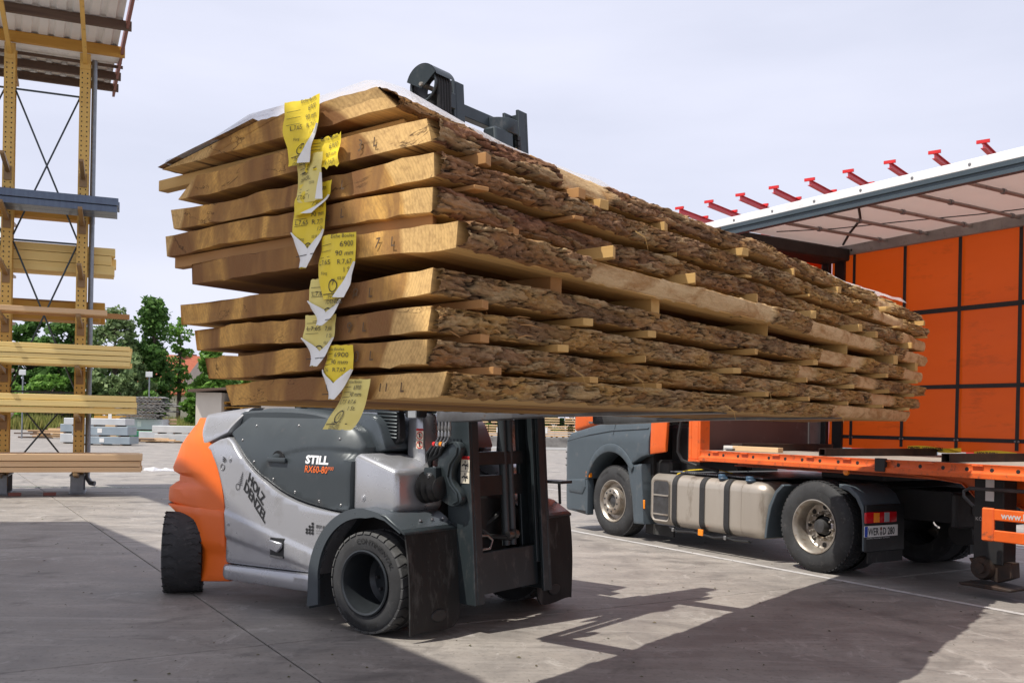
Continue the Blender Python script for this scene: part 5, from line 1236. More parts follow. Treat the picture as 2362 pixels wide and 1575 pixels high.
# outer rail: stepped orange section with holes
mb = MB(); mb.prism([(-.10, ZD - .135), (.0, ZD - .135), (.0, ZD - .085), (-.03, ZD - .075), (-.035, ZD - .03), (-.02, ZD), (-.10, ZD)], XR, XF - .215, 'x'); rl1 = mb.build('side_rail', M_['worange'], tr, bevel=.004)
mb = MB(); mb.prism([(-2.48, ZD - .13), (-2.38, ZD - .13), (-2.38, ZD), (-2.48, ZD)], XR, XF - .2, 'x'); mb.build('side_rail', M_['worange'], tr)
for k in range(24):
    x = 1.74 - .25 * k
    if x < -4: break
    mb = MB(); mb.lathe([(0, .003), (.019, .003), (.021, 0)], (x, -.0330, ZD - .052), 'y', 12); mb.build('lashing_hole', M_['chassis'], rl1)
    if k % 2 == 0:
        mb = MB(); mb.box(x - .17, x - .06, -.034, -.008, ZD - .022, ZD - .008); mb.build('lashing_lug', M_['worange'], rl1, bevel=.004)
mb = MB(); mb.box(-.88, -.76, -.035, .018, ZD - .125, ZD + .012); mb.build('post_socket', M_['chassis'], tr, bevel=.006)
mb = MB(); mb.lathe([(0, .02), (.035, .018), (.04, 0)], (-.35, -.06, ZD - .155), 'y', 14); mb.build('side_lamp', M_['amber'], tr)
# understructure
mb = MB()
for y in (-.68, -1.72): mb.prism([(XF - .25, ZD - .04), (XF - .25, ZD - .19), (-1.3, ZD - .19), (-2.2, ZD - .50), (XR, ZD - .50), (XR, ZD - .04)], y - .02, y + .02); mb.prism([(XF - .25, ZD - .19), (-1.3, ZD - .19), (-2.2, ZD - .50), (XR, ZD - .50), (XR, ZD - .51), (-2.2, ZD - .515), (-1.32, ZD - .205), (XF - .25, ZD - .205)], y - .08, y + .08)
mb.build('chassis_beam', M_['torange'], tr)['kind'] = 'stuff'
web = [(-.45, ZD - .137), (-.76, 1.137), (-1.10, 1.115), (-1.46, 1.08), (-1.56, 1.0), (-1.66, .90), (-1.72, .90), (-1.72, ZD - .137)]
mb = MB(); mb.prism(web, -.445, -.43); gs = mb.build('gooseneck_web', M_['torange'], tr)
mb = MB(); lo = web[:6]
mb.grid([[(x, -.47, z) for x, z in lo], [(x, -.40, z) for x, z in lo]]); mb.grid([[(x, -.40, z) for x, z in lo], [(x, -.40, z - .012) for x, z in lo]]); mb.grid([[(x, -.40, z - .012) for x, z in lo], [(x, -.47, z - .012) for x, z in lo]])
mb.build('flange', M_['torange'], gs)
mb = MB(); mb.box(-2.6, -2.0, -1.70, -.75, ZD - .9, ZD - .136); mb.build('brace_panel', M_['torange'], tr)
# headboard at the front: brown lower panel, posts, orange sheet above
mb = MB(); mb.box(XF - .09, XF - .05, -2.44, -.19, ZD - .01, 2.62); hb = mb.build('headboard', M_['board'], tr)
mb = MB(); mb.box(XF - .088, XF - .05, -2.44, -.19, 2.622, 3.93); mb.build('front_sheet', M_['curtain'], tr)
mb = MB(); mb.box(XF - .12, XF - .09, -2.38, -2.16, ZD, 2.62); mb.build('corner_panel', M_['railgrey'], tr)
fpst = MB(); fpst.box(XF - .22, XF - .185, -.19, -.02, ZD - .12, 4.0); fpst.box(XF - .184, XF - .06, -.05, -.02, ZD - .12, 4.0); fpst.box(XF - .184, XF - .0, -.19, -.16, ZD - .12, 4.0); fpst.box(XF - .06, XF, -.159, -.02, ZD - .12, 4.0)
fpst.build('front_post', M_['torange'], tr, bevel=.008)
mb = MB(); mb.box(XF - .24, XF - .02, -.20, .0, ZD - .15, ZD - .121); mb.build('post_foot', M_['worange'], tr, bevel=.004)
mb = MB(); mb.box(XF - .2, XF, -2.46, -2.38, ZD - .12, 4.0); mb.build('front_post', M_['chassis'], tr, bevel=.008)
mb = MB(); mb.box(XF - .46, XF - .30, -2.44, -2.40, ZD, 3.95); mb.build('curtain_pole', M_['chassis'], tr)
# roof
mb = MB(); mb.prism([(.0, 4.075), (-.005, 4.17), (-.06, 4.175), (-.06, 4.075)], XR, XF - .05, 'x'); mb.build('roof_edge', M_['white'], tr, bevel=.006)
mb = MB()
mb.prism([(.0, 4.072), (.0, 4.03), (-.018, 4.022), (-.018, 3.995), (.0, 3.988), (.0, 3.955), (-.07, 3.95), (-.07, 4.072)], XR, XF - .55, 'x'); mb.build('roof_rail', M_['slate'], tr)
mb = MB(); mb.prism([(-2.40, 4.128), (-2.40, 3.985), (-2.46, 3.985), (-2.46, 4.128)], XR, XF - .32, 'x'); rr_ = mb.build('roof_rail', M_['railgrey'], tr, bevel=.008)
for x in (1.70, 1.62, 1.54):
    mb = MB(); mb.lathe([(0, .003), (.016, .003)], (x, -2.399, 4.045), 'y', 10); mb.build('hole', M_['black'], rr_)
mb = MB(); mb.box(XF - .55, XF - .10, -2.42, -.02, 3.90, 4.07); mb.build('front_header', M_['chassis'], tr, bevel=.02)
rows = []
for a in range(60):
    x = XR + (XF - .3 - XR) * a / 59
    rows.append([(x, -2.455 + 2.395 * c / 14, 4.135 - .012 * (c < 1) + .012 * sin(x * 10) * sin(c * .45) - .010 * abs(sin(x * pi / .6))) for c in range(15)])
mb = MB(); mb.grid(rows); mb.grid([[(x, y, z + .012) for x, y, z in r] for r in rows], True); mb.build('roof_tarp', M_['tarp'], tr, smooth=180)
for k in range(20):
    x = .98 - .60 * k
    if x < XR + .2: break
    mb = MB(); mb.tube([(x, -2.41, 4.085), (x, -.05, 4.085)], .021, 10); bw = mb.build('roof_bow', M_['railgrey'], tr)
    if k < 8:
        for y in (-1.1, -2.25):
            mb = MB(); mb.tube([(x, y - .022, 4.085), (x, y + .022, 4.085)], .031, 10); mb.build('bow_clamp', M_['galv'], bw)
mb = MB(); mb.tube([(1.6, -2.3, 4.12), (1.0, -1.7, 4.115), (.4, -1.15, 4.115), (-.05, -.55, 4.11), (-.25, -.1, 4.10)], .016, 5); mb.build('roof_cord', M_['strap'], tr)
mb = MB(); mb.tube([(1.5, -.9, 4.11), (.9, -1.3, 4.10), (.2, -1.6, 4.105), (-.6, -2.0, 4.11), (-1.4, -2.2, 4.10)], .007, 5); mb.build('roof_cord', M_['strap'], tr)
for k in range(7):
    mb = MB(); mb.lathe([(0, .006), (.014, .004), (.016, 0)], (1.35 - .62 * k, .0, 4.12), 'y', 10); mb.build('roof_button', M_['steel'], tr)
# far curtain with webbing grid
rows = []
for a in range(120):
    x = XR + (1.925 - XR) * a / 119
    rows.append([(x, -2.478 + .030 * (fbm(np.array([x * 1.9]), np.array([c * .45]), 4)[0] - .5) + (.03 * sin(x * 7) * (1 if c == 0 else .3) if c < 2 else 0), 1.33 + 2.70 * c / 20) for c in range(21)])
mb = MB(); mb.grid(rows); cur = mb.build('side_curtain', M_['curtain'], tr, smooth=180)
vx = [1.53, .73, -.05, -.82, -1.6, -2.38, -3.16, -3.94]
for i, x in enumerate(vx):
    mb = MB(); b = 1.37 if i != 2 else 1.36
    mb.add([(x + .024, -2.452, 4.0), (x - .024, -2.452, 4.0), (x - .026, -2.448, 2.6), (x + .022, -2.448, 2.6), (x + .030, -2.446, b), (x - .018, -2.446, b)], [(0, 1, 2, 3), (3, 2, 5, 4)])
    s_ = mb.build('vertical_strap', M_['strap'], cur)
    for dx in (-.022, .022):
        mb = MB(); mb.lathe([(0, .010), (.011, .008), (.014, .0)], (x + dx + .004, -2.444, 1.478), 'y', 8); mb.build('rivet', M_['steel'], s_)
for z, w, xa in ((3.10, .030, 1.50), (2.14, .026, 1.50), (1.485, .024, 1.70)):
    mb = MB(); mb.add([(xa, -2.455, z - w), (xa, -2.455, z + w), (-4.5, -2.451, z + w), (-4.5, -2.451, z - w)], [(0, 1, 2, 3)]); mb.build('cross_strap', M_['strap'], cur)
# landing leg, side guard
lg = link('landing_leg', None, tr)
mb = MB(); mb.box(-1.98, -1.68, -.50, -.28, .33, ZD - .14); mb.build('leg_tube', M_['chassis'], lg, bevel=.008)
mb = MB(); mb.prism([(-1.62, .36), (-1.72, .20), (-1.92, .16), (-2.06, .22), (-2.05, .36)], -.44, -.30); mb.prism([(-1.60, .10), (-2.10, .10), (-2.12, .125), (-1.86, .14), (-1.58, .125)], -.52, -.20); mb.build('foot_plate', M_['rust'], lg, bevel=.006)
mb = MB(); mb.lathe([(.0, .07), (.05, .07), (.055, .05), (.10, .05), (.12, .0), (.12, -.05), (0, -.05)], (-1.78, -.29, .285), 'y', 18); mb.build('foot_pivot', M_['rust'], lg)
mb = MB(); mb.box(-1.885, -1.80, -.279, -.272, .93, 1.15); mb.build('reflector_strip', M_['paper'], lg)
lettering('leg_lettering', [('K\u00d6GEL', .05, 0, 0, {})], lambda u, v: (-1.70 - u, -.276, .735 + v), M_['gtext'], lg)['kind'] = 'stuff'
mb = MB(); mb.tube([(-2.6, -.1, 1.06), (-1.75, -.1, 1.05), (-1.69, -.1, 1.02), (-1.69, -.1, .97), (-1.78, -.12, .88)], .018, 8); mb.build('hand_rail', M_['hub'], tr)
sg_ = link('side_guard', None, tr)
mb = MB(); mb.box(-2.04, -1.92, -.06, -.02, .575, .885); mb.build('guard_post', M_['worange'], sg_, bevel=.012)
for z0, z1 in ((.775, .88), (.58, .685)):
    mb = MB(); mb.box(-6.2, -2.041, -.055, -.022, z0, z1); mb.build('guard_rail', M_['torange'], sg_, bevel=.008)
for x in (-2.36, -3.2, -4.2, -5.2):
    mb = MB(); mb.box(x - .05, x + .05, -.06, -.056, .686, .774); mb.build('guard_web', M_['torange'], sg_)
lettering('web_lettering', [('www.k', .085, 0, 0, dict(bold=.002))], lambda u, v: (-2.115 - u, -.0195, .797 + v), M_['gtext'], sg_)['kind'] = 'stuff'
for k in range(3):
    for y in (0, 1):
        src = [o for o in tk.children if o.name.startswith('wheel')][0 if not y else 1]
        c = copy_tree(src, tr); c.location = (-7.2 - 1.31 * k, 0 if not y else -TW, .505)
# ---- things lying on the trailer floor
def on_deck(name, x, y0, y1, zb, w, h, m, label, cat, hollow=False, plate=False):
    t = thing(name, label, cat, T.w(x, y0, ZD + zb), T.a, None)
    mb = MB()
    if hollow:
        o_ = [(-w / 2, 0), (w / 2, 0), (w / 2, h), (-w / 2, h)]; i_ = [(-w / 2 + .007, .007), (w / 2 - .007, .007), (w / 2 - .007, h - .007), (-w / 2 + .007, h - .007)]
        L = y1 - y0
        for (A_, fl_) in ((o_, False), (i_, True)): mb.grid([[(x_, y_, z_) for x_, z_ in A_ + [A_[0]]] for y_ in (0, L)], fl_)
        for y_ in (0, L): mb.grid([[(x_, y_, z_) for x_, z_ in A_ + [A_[0]]] for A_ in (o_, i_)], y_ != 0)
        mb.build('tube_wall', m, t, recalc=False)
    else:
        mb.box(-w / 2, w / 2, y1 - y0, 0, 0, h); mb.build('body', m, t, bevel=.003)
    return t
on_deck('square_tube', .02, -.10, -2.1, .003, .09, .082, M_['rust'], 'rusty black square tube across the trailer floor, left of the yellow strap coil', 'steel tube', True)
on_deck('square_tube', -1.49, -.10, -2.1, .003, .09, .082, M_['rust'], 'rusty black square tube at the right edge, its open end facing the viewer', 'steel tube', True)
wbm = thing('wood_beam', 'pale short wooden beam on the trailer floor by the front post', 'beam', T.w(1.38, -.42, ZD), T.a)
mb = MB(); mb.box(-.46, .46, -.045, .045, .002, .062); mb.build('body', M_['spruce'], wbm, bevel=.003)
mb = MB(); mb.box(.461, .30, -.047, .047, .001, .063); mb.build('pale_end', M_['paper'], wbm)
o = on_deck('steel_plate', 1.72, -.48, -2.2, .003, .20, .09, M_['rust'], 'dark bent steel channel lying over the wooden beam behind the front post', 'steel channel')
mb = MB(); mb.prism([(.0, .055), (.16, .02), (.16, .012), (0, .045)], -.08, .08, 'x'); mb.build('bent_lip', M_['galv'], o)
sc = thing('lashing_strap', 'yellow lettered lashing strap lying looped against the far curtain', 'strap', T.w(-.2, -2.1, ZD), T.a)
def ribbon(pts, w): 
    mb = MB(); mb.grid([[(x, y, z) for x, y, z in pts], [(x, y, z + w) for x, y, z in pts]]); return mb
p1 = [(.60 - .08 * k, -.02 + .02 * sin(k * 1.3), .050 + .012 * sin(k * .7)) for k in range(10)]
ribbon(p1, .055).build('webbing', M_['yelstrap'], sc, smooth=180)
lettering('strap_lettering', [('DENZEL  WERTINGEN', .058, .0, .0, dict(bold=.002, sx=.82))], lambda u, v: (.57 - u, .012, .060 + v), M_['ink'], sc)['kind'] = 'stuff'
mb = MB(); lp_ = [(-.05 - .20 * cos(a) * 1.0, .05 + .08 * sin(a), .030 + .085 * max(0, sin(a / 2 + .1)) ** 2) for a in np.linspace(0, 2 * pi, 26)]
mb.grid([[(x, y - .03, z) for x, y, z in lp_], [(x, y + .03, z + .01) for x, y, z in lp_]]); mb.build('loop', M_['yelstrap'], sc, smooth=180)
s2 = thing('lashing_strap', 'yellow strap end with letters lying right of the looped one', 'strap', T.w(-.82, -2.0, ZD), T.a)
p1 = [(.25 - .1 * k, .0 + .02 * sin(k), .022 + .02 * sin(k * .6)) for k in range(6)]
ribbon(p1, .05).build('webbing', M_['yelstrap'], s2, smooth=180)
lettering('strap_lettering', [('HOLZ DEN', .05, .0, .0, dict(bold=.002))], lambda u, v: (.2 - u, .025, .035 + v), M_['ink'], s2)['kind'] = 'stuff'

# ================================================================== CANTILEVER RACK (x along it, y away from the viewer)
def qthing(name, label, cat, loc=(0, 0, 0), group=None): return thing(name, label, cat, Q.w(*loc), Q.a, group)
rk = qthing('cantilever_rack', 'tall ochre cantilever lumber rack with perforated posts and a small corrugated roof', 'rack')
zu = lambda y: 9.0 - .18 * y
for px in (-1.36, 0.0, -2.72):
    mb = MB()
    mb.box(px - .10, px + .10, -.15, -.135, .36, zu(0) - .10); mb.box(px - .10, px + .10, .135, .15, .36, zu(0) - .14); mb.box(px - .012, px + .012, -.1345, .1345, .36, zu(0) - .14)
    ps = mb.build('post', M_['rackyel'], rk)
    mb = MB()
    for k in range(84):
        for dx in (-.052, .046):
            z = .55 + k * .098
            mb.box(px + dx - .010, px + dx + .012, -.154, -.1505, z, z + .026)
    mb.build('hole', M_['chassis'], ps)['kind'] = 'stuff'
    mb = MB(); mb.box(px - .095, px + .095, -.17, -.151, zu(0) - .42, zu(0) - .10); cp = mb.build('cap_plate', M_['rackyel'], ps, bevel=.004)
    mb = MB(); mb.box(px - .12, px + .12, -.5, -.46, .02, .36); mb.box(px - .15, px + .15, -.55, .55, .0, .02); mb.box(px - .02, px + .02, -.459, .46, .02, .36); mb.box(px - .12, px + .12, .46, .5, .02, .36); mb.box(px - .14, px + .14, -.52, .52, .361, .385); mb.build('base', M_['galv'], rk, bevel=.004)
    for z in (6.45, 5.50, 4.42, 3.44, 2.46, 1.53, .395):
        for s in (-1, 1):
            L = 1.30 if z < 6 else 1.15; t = .07
            mb = MB(); mb.prism([(s * .151, z - .11), (s * .151, z), (s * (L), z + t), (s * (L), z + t - .05)], px - .04, px + .04, 'x')
            mb.box(px - .07, px + .07, s * .17 if s < 0 else .151, s * .151 if s < 0 else .17, z - .26, z + .02)
            if s < 0 or z < 6: mb.build('arm', M_['rackarm'], rk, bevel=.004)
    mb = MB(); mb.tube([(px, -.12, zu(0) - .30), (px, -2.0, zu(-2.0) - .16), (px, -3.6, zu(-3.6) - .16)], .055, 4); mb.build('roof_arm', M_['rackyel'], rk)
    mb = MB(); mb.tube([(px, .15, zu(0) - .25), (px - .02, 1.45, zu(1.45) - .17)], .05, 4); mb.build('roof_arm', M_['rackarm'], rk)
for za, zb in ((8.02, 5.15), (5.02, 2.12), (2.0, .45)):
    for (xa, xb) in ((-1.26, -.10), (-2.62, -1.46)):
        for sgn in (0, 1):
            mb = MB(); mb.tube([(xa, .0 + .02 * sgn, za if sgn else zb), (xb, .0 + .02 * sgn, zb if sgn else za)], .019, 6); mb.build('brace_rod', M_['slate'], rk)
        mb = MB(); mb.tube([(xa, .0, za + .03), (xb, 0, za + .03)], .02, 6); mb.build('brace_rod', M_['slate'], rk)
mb = MB(); mb.tube([(.17, .02, zu(0) - .16), (.17, .02, .5), (.17, -.04, .30), (.24, -.12, .20), (.32, -.16, .19)], .052, 14); mb.build('downpipe', M_['galv'], rk)
# little roof
X0, X1, Y0, Y1 = -4.2, .74, -4.2, 1.55
for (y, w, h, m) in ((-3.4, .10, .17, 'darkwood'), (-2.3, .10, .17, 'darkwood'), (-1.2, .10, .17, 'darkwood'), (-.2, .11, .20, 'yelwood'), (.40, .05, .06, 'darkwood'), (.80, .09, .16, 'darkwood'), (1.30, .09, .16, 'darkwood')):
    x1 = .72 - .10 * y + (.02 if m != 'yelwood' else .0)
    mb = MB(); mb.box(X0, x1, y - w / 2, y + w / 2, zu(y) - h / 2 - .02, zu(y) + h / 2 - .02); mb.build('purlin', M_[m], rk, bevel=.006)
per = .29; rows = []
def rib(x):
    f = (x / per) % 1
    return .0 if f < .50 else (.045 if .62 < f < .88 else (.045 * (f - .5) / .12 if f <= .62 else .045 * (1 - f) / .12))
xs = []
k = math.floor(X0 / per)
while k * per < X1:
    for f in (0, .5, .62, .88): xs.append((k + f) * per)
    k += 1
xs = [x for x in xs if X0 <= x <= X1 - .03]
ys_r = np.linspace(Y0, Y1, 5)
mb = MB(); mb.grid([[(x - .10 * y, y, zu(y) + .075 + rib(x)) for x in xs] for y in ys_r]); mb.build('roof_sheet', M_['sheet'], rk, recalc=False, smooth=20)
mb = MB(); mb.add([(x - .05 - .10 * y, y, zu(y) + dz) for x in (X1 - .055, X1 - .005) for y in (Y0, Y1) for dz in (-.10, .14)], [(0, 1, 3, 2), (4, 6, 7, 5), (0, 4, 5, 1), (2, 3, 7, 6), (0, 2, 6, 4), (1, 5, 7, 3)]); mb.build('gable_trim', M_['redtrim'], rk)
mb = MB(); mb.box(X0, X1 - .06, -.13, .36, zu(.1) - .02, zu(.1) - .005); mb.build('gutter_board', M_['white'], rk)
# lumber on the rack arms
def board(x0, x1, y0, y1, z0, z1, m, label, grp, name='board', cat='board', tilt=.054):
    mb = MB(); rr = random.random
    zt = lambda y: -tilt * (abs(y) - .15) * -1
    mb.box(x0 - 0, x1 - 0, y0, y1, z0, z1); o = mb.build(name, M_[m], None, bevel=.005)
    c = Vector(((x0 + x1) / 2, (y0 + y1) / 2, z0)); o.data.transform(Matrix.Translation(-c)); o.location = Q.w(c.x, c.y, c.z); o.rotation_euler = (0, 0, Q.a)
    return tag(o, label, cat, grp)
rb_ = random.Random(9)
LAY = {2: ['lower', 'upper'], 3: ['bottom', 'middle', 'top'], 4: ['bottom', 'second lowest', 'second highest', 'top']}
def stack(x0, x1, y0, y1, z0, cols, hs, m, label, grp, jit=.03, name='board'):
    x1 += .16; z = z0; w = (y1 - y0) / cols; L0 = label
    for li, h in enumerate(hs):
        jy = rb_.uniform(-.03, .03)
        for c in range(cols):
          label = L0 + ((', %s layer' % LAY[len(hs)][li]) if len(hs) > 1 else '') + ((', %s' % (['at the front', 'second row', 'third row', 'at the back'] if cols == 4 else ['front', 'behind'])[c]) if cols > 1 else '')
          board(x0 + rb_.uniform(-jit, jit), x1 + rb_.uniform(-jit, jit), y0 + w * c + .004 + jy, y0 + w * (c + 1) - .004 + jy, z, z + h - .012, m, label, grp, name)
        z += h
stack(-3.4, .80, -1.22, -.20, 2.545, 4, (.10, .10, .10, .10), 'pine', 'pine board in the upper front stack', 'pine boards on the upper stack')
stack(-3.4, .90, -1.22, -.20, 1.612, 4, (.125, .12, .12), 'pine', 'pine board in the middle front stack', 'pine boards on the middle stack')
stack(-3.4, 1.02, -1.22, -.20, .476, 4, (.11, .115, .135), 'spruce', 'spruce board in the lowest front stack', 'spruce boards on the lowest stack')
stack(-3.4, .50, -1.00, -.30, 5.580, 2, (.135, .155), 'bluewrap', 'blue foil faced beam on the high arms', 'blue beams on the rack', .06, 'beam')
board(-3.2, .92, -.85, -.70, 3.505, 3.60, 'stickred', 'single thin reddish plank lying across the arms above the pine stacks', None, 'plank', 'plank')
board(-3.2, .51, -1.2, -1.02, 3.525, 3.62, 'spruce', 'single pale plank in front of the thin reddish one on the rack', None, 'plank', 'plank')
stack(-3.4, .40, .22, .9, 4.50, 2, (.20, .20, .17), 'pine', 'thick pine beam on the rear upper arms', 'pine beams on the rear upper arms', .08, 'beam')
stack(-3.4, .22, .22, .9, 3.515, 2, (.20, .21), 'yelwood', 'ochre beam on the rear arms under the pine', 'ochre beams on the rear arms', .06, 'beam')
stack(-3.4, .05, .22, .6, 5.58, 1, (.18,), 'yelwood', 'yellow beam on the rear arms just under the blue beams', None, .01, 'beam')
stack(-3.4, .10, .22, .7, .47, 2, (.18,), 'spruce', 'brownish beam on the rear base', 'beams on the rear base', .05, 'beam')

# ================================================================== BACKGROUND BEHIND THE RACK
def at(px, Y, z=0): return ((px - 1181) * Y / 2200, Y, z)
gv = MB(); gv.grid([[(-260, 93, .004), (-260, 900, .004)], [(-6, 93, .004), (-6, 900, .004)]]); struct(gv.build('grass_field', M_['grassg'], smooth=0))
gr = random.Random(21); mb = MB()
for k in range(12000):
    y = 92.5 + abs(gr.gauss(0, 5)); x = gr.uniform(-.56, -.30) * y; h = gr.uniform(.5, 1.5) * (.6 + .6 * math.sin(x * .5) ** 2); a = gr.uniform(0, pi); w = .10
    mb.add([(x - w * cos(a), y - w * sin(a), 0), (x + w * cos(a), y + w * sin(a), 0), (x + gr.uniform(-.3, .3), y + gr.uniform(-.2, .2), h)], [(0, 1, 2)])
mb.build('tall_grass', M_['leafy'], recalc=False, smooth=0)['kind'] = 'stuff'
def leaves(mb, c, rad, n, size, rnd):
    for _ in range(n):
        d = Vector((rnd.gauss(0, 1), rnd.gauss(0, 1), rnd.gauss(0, 1))).normalized() * (rnd.random() ** .45)
        p = Vector(c) + Vector((d.x * rad[0], d.y * rad[1], d.z * rad[2]))
        u = Vector((rnd.gauss(0, 1), rnd.gauss(0, 1), rnd.gauss(0, .6))).normalized(); v = u.orthogonal().normalized(); v = (v * cos(rnd.uniform(0, 6)) + u.cross(v) * sin(rnd.uniform(0, 6)))
        s = size * rnd.uniform(.6, 1.4)
        mb.add([p + u * s, p + v * s * .6, p - u * s, p - v * s * .6], [(0, 1, 2, 3)])
def tree(px, Y, top, width, m, label, seed, base=.25, n=26, lpc=110, size=.30, grp='trees behind the yard', shape='round', cat='tree'):
    rnd = random.Random(seed); t = thing('tree', label, cat, at(px, Y), 0, grp)
    w = width / 2; mb = MB(); n = int(n * 1.7); lpc = int(lpc * .85)
    mb.tube([(0, 0, 0), (.1 * rnd.uniform(-1, 1), .1, top * .35), (.2 * rnd.uniform(-1, 1), 0, top * .7), (0, 0, top * .93)], [.035 * top * .6, .028 * top * .6, .014 * top * .6, .02], 7)
    cr = MB()
    for k in range(n):
        f = rnd.random(); z = top * (base + (1 - base) * f ** .9) - .4
        if shape == 'cone': rr = w * (1.05 - f) ** .7 + .3
        elif shape == 'thin': rr = w * (.5 + .5 * sin(f * pi))
        else: rr = w * sqrt(max(.05, 1 - (2 * f - .85) ** 2 * .8))
        a = rnd.uniform(0, 2 * pi); q = rr * rnd.random() ** .5
        c = (q * cos(a), q * sin(a) * .8, z); cs = rnd.uniform(.35, .75) * (top * .085 + .35)
        leaves(cr, c, (cs * 1.25, cs * 1.2, cs * .75), int(lpc * rnd.uniform(.6, 1.2)), size, rnd)
        mb.tube([(0, 0, max(.5, z - rr * .5)), (c[0] * .6, c[1] * .6, z - .2), c], [.05 + .004 * top, .04, .015], 5)
    mb.build('trunk', M_['trunk'], t); cr.build('crown', M_[m], t, recalc=False, smooth=0)
    return t
tree(350, 106, 14.6, 4.0, 'leafd', 'tall slender dark green tree left of the red roof', 1, .20, 46, 110, .27, shape='cone')
tree(410, 112, 13.6, 2.9, 'leafm', 'thin young tree with a bare stem in front of the red roofed house', 2, .36, 15, 70, .26, shape='thin')
tree(262, 104, 13.4, 5.2, 'leafw', 'pale loose willow beside the right rack post', 3, .05, 38, 95, .26)
tree(300, 100, 8.2, 5.0, 'leafw', 'low greyish green willow right of the rack', 4, .02, 34, 110, .26)
tree(160, 108, 12.6, 7.5, 'leafd', 'broad dark green tree seen between the rack posts, right half', 5, .0, 50, 120, .32)
tree(70, 110, 12.6, 7.0, 'leafd', 'broad dark green tree seen between the rack posts, left half', 6, .0, 50, 120, .32)
tree(-30, 108, 12.0, 7.0, 'leafd', 'dark green tree at the left edge behind the rack', 7, .0, 40, 120, .32)
tree(110, 100, 6.0, 7.0, 'leafm', 'low light green bush behind the rack, right of the signboard pole', 8, .0, 30, 110, .28, cat='bush')
tree(30, 100, 5.0, 6.0, 'leafm', 'low light green bush at the foot of the left signboard pole', 9, .0, 24, 110, .28, cat='bush')
tree(486, 108, 9.4, 3.6, 'leafm', 'bushy bright green tree above the shed roof', 10, .0, 40, 130, .27)
tree(440, 98, 4.8, 3.2, 'leafm', 'small bright bush left of the shed', 12, .0, 16, 120, .25, cat='bush')
tree(290, 116, 11.0, 6.0, 'leafd', 'dark tree behind the pale willow', 14, .0, 34, 120, .32)
tree(345, 96, 4.2, 4.2, 'leafm', 'light green shrub in front of the dark trees, above the sheet stack', 15, .0, 18, 120, .25, cat='bush')
tree(500, 112, 7.2, 6.0, 'leafd', 'dark tree hidden partly by the shed', 16, .0, 30, 120, .3)
for i, (px, Y, h, w) in enumerate([(1330, 190, 12, 14), (1600, 200, 13, 16), (1950, 195, 12, 16), (720, 180, 11, 14), (930, 186, 10, 13), (1150, 190, 9, 12)]):
    tree(px, Y, h, w, 'leafd', ['far dark tree behind the truck cab', 'far dark tree behind the truck tank', 'far dark tree behind the trailer floor', 'far tree hidden behind the bonnet', 'far tree hidden behind the mast, nearer the bonnet', 'far tree hidden behind the forklift mast'][i], 30 + i, .0, 30, 90, .7)
for i, (px, Y, h, w, lab) in enumerate([(570, 128, 8.5, 8, 'leafy tree right of the shed, hidden behind the bonnet'), (660, 134, 9.2, 9, 'tree behind the left half of the bonnet'), (770, 130, 8.0, 9, 'low tree behind the bonnet top'), (880, 138, 8.8, 9, 'tree behind the louvred cab corner'), (1010, 136, 7.6, 9, 'tree behind the near mast channel'), (1130, 140, 7.0, 9, 'low tree behind the far mast channel')]):
    tree(px, Y, h, w, 'leafd' if i % 2 else 'leafm', lab, 50 + i, .0, 26, 90, .45)
# house with red roof behind the trees
hs = thing('house', 'house with a red tiled roof and pale gable among the trees', 'house', at(398, 150), radians(24))
mb = MB(); mb.prism([(-4.2, 0), (4.2, 0), (4.2, 5.2), (0, 10.6), (-4.2, 5.2)], -5, 5, 'y'); mb.v = [(y, x, z) for x, y, z in mb.v]; mb.build('wall', M_['render'], hs)
for s in (-1, 1):
    mb = MB(); mb.add([(x, s * 4.7 * a, 10.9 - 6.1 * a + dz) for x in (-5.5, 5.4) for a in (0, 1) for dz in (0, .25)], [(0, 1, 3, 2), (4, 6, 7, 5), (0, 4, 5, 1), (2, 3, 7, 6), (0, 2, 6, 4), (1, 5, 7, 3)]); mb.build('roof', M_['roofred'], hs)
mb = MB(); mb.box(1.0, 1.8, -.5, .3, 10, 12.2); mb.build('chimney', M_['redtrim'], hs)
for z in (2.0, 5.8):
    mb = MB(); mb.box(4.98, 5.06, -.6, .6, z, z + 1.4); mb.build('window', M_['glass'], hs)
h2 = thing('house', 'house with a dark tiled roof just right of the red one', 'house', at(444, 152), radians(-30))
mb = MB(); mb.box(-4, 4, -4, 4, 0, 6.5); mb.build('wall', M_['render'], h2)
for s in (-1, 1):
    mb = MB(); mb.add([(x, s * 4.4 * a, 10.4 - 4.2 * a + dz) for x in (-4.5, 4.5) for a in (0, 1) for dz in (0, .25)], [(0, 1, 3, 2), (4, 6, 7, 5), (0, 4, 5, 1), (2, 3, 7, 6), (0, 2, 6, 4), (1, 5, 7, 3)]); mb.build('roof', M_['rooftile'], h2)
mb = MB(); mb.box(-.5, .3, -.4, .4, 10, 11.4); mb.build('chimney', M_['redtrim'], h2)
# signboard poles
for (px, Y, top, lab) in ((51, 60, 4.3, 'small square signboard on a thin pole, left between the rack posts'), (343, 62, 4.4, 'small square signboard on a thin pole above the stacked sheets')):
    t = thing('sign_pole', lab, 'sign', at(px, Y), 0, 'signboard poles')
    mb = MB(); mb.tube([(0, 0, 0), (0, 0, top)], .045, 8); mb.build('pole', M_['galv'], t)
    mb = MB(); mb.box(-.22, .22, -.09, -.05, top - .32, top + .02); mb.build('board', M_['packgrey'], t, bevel=.01)
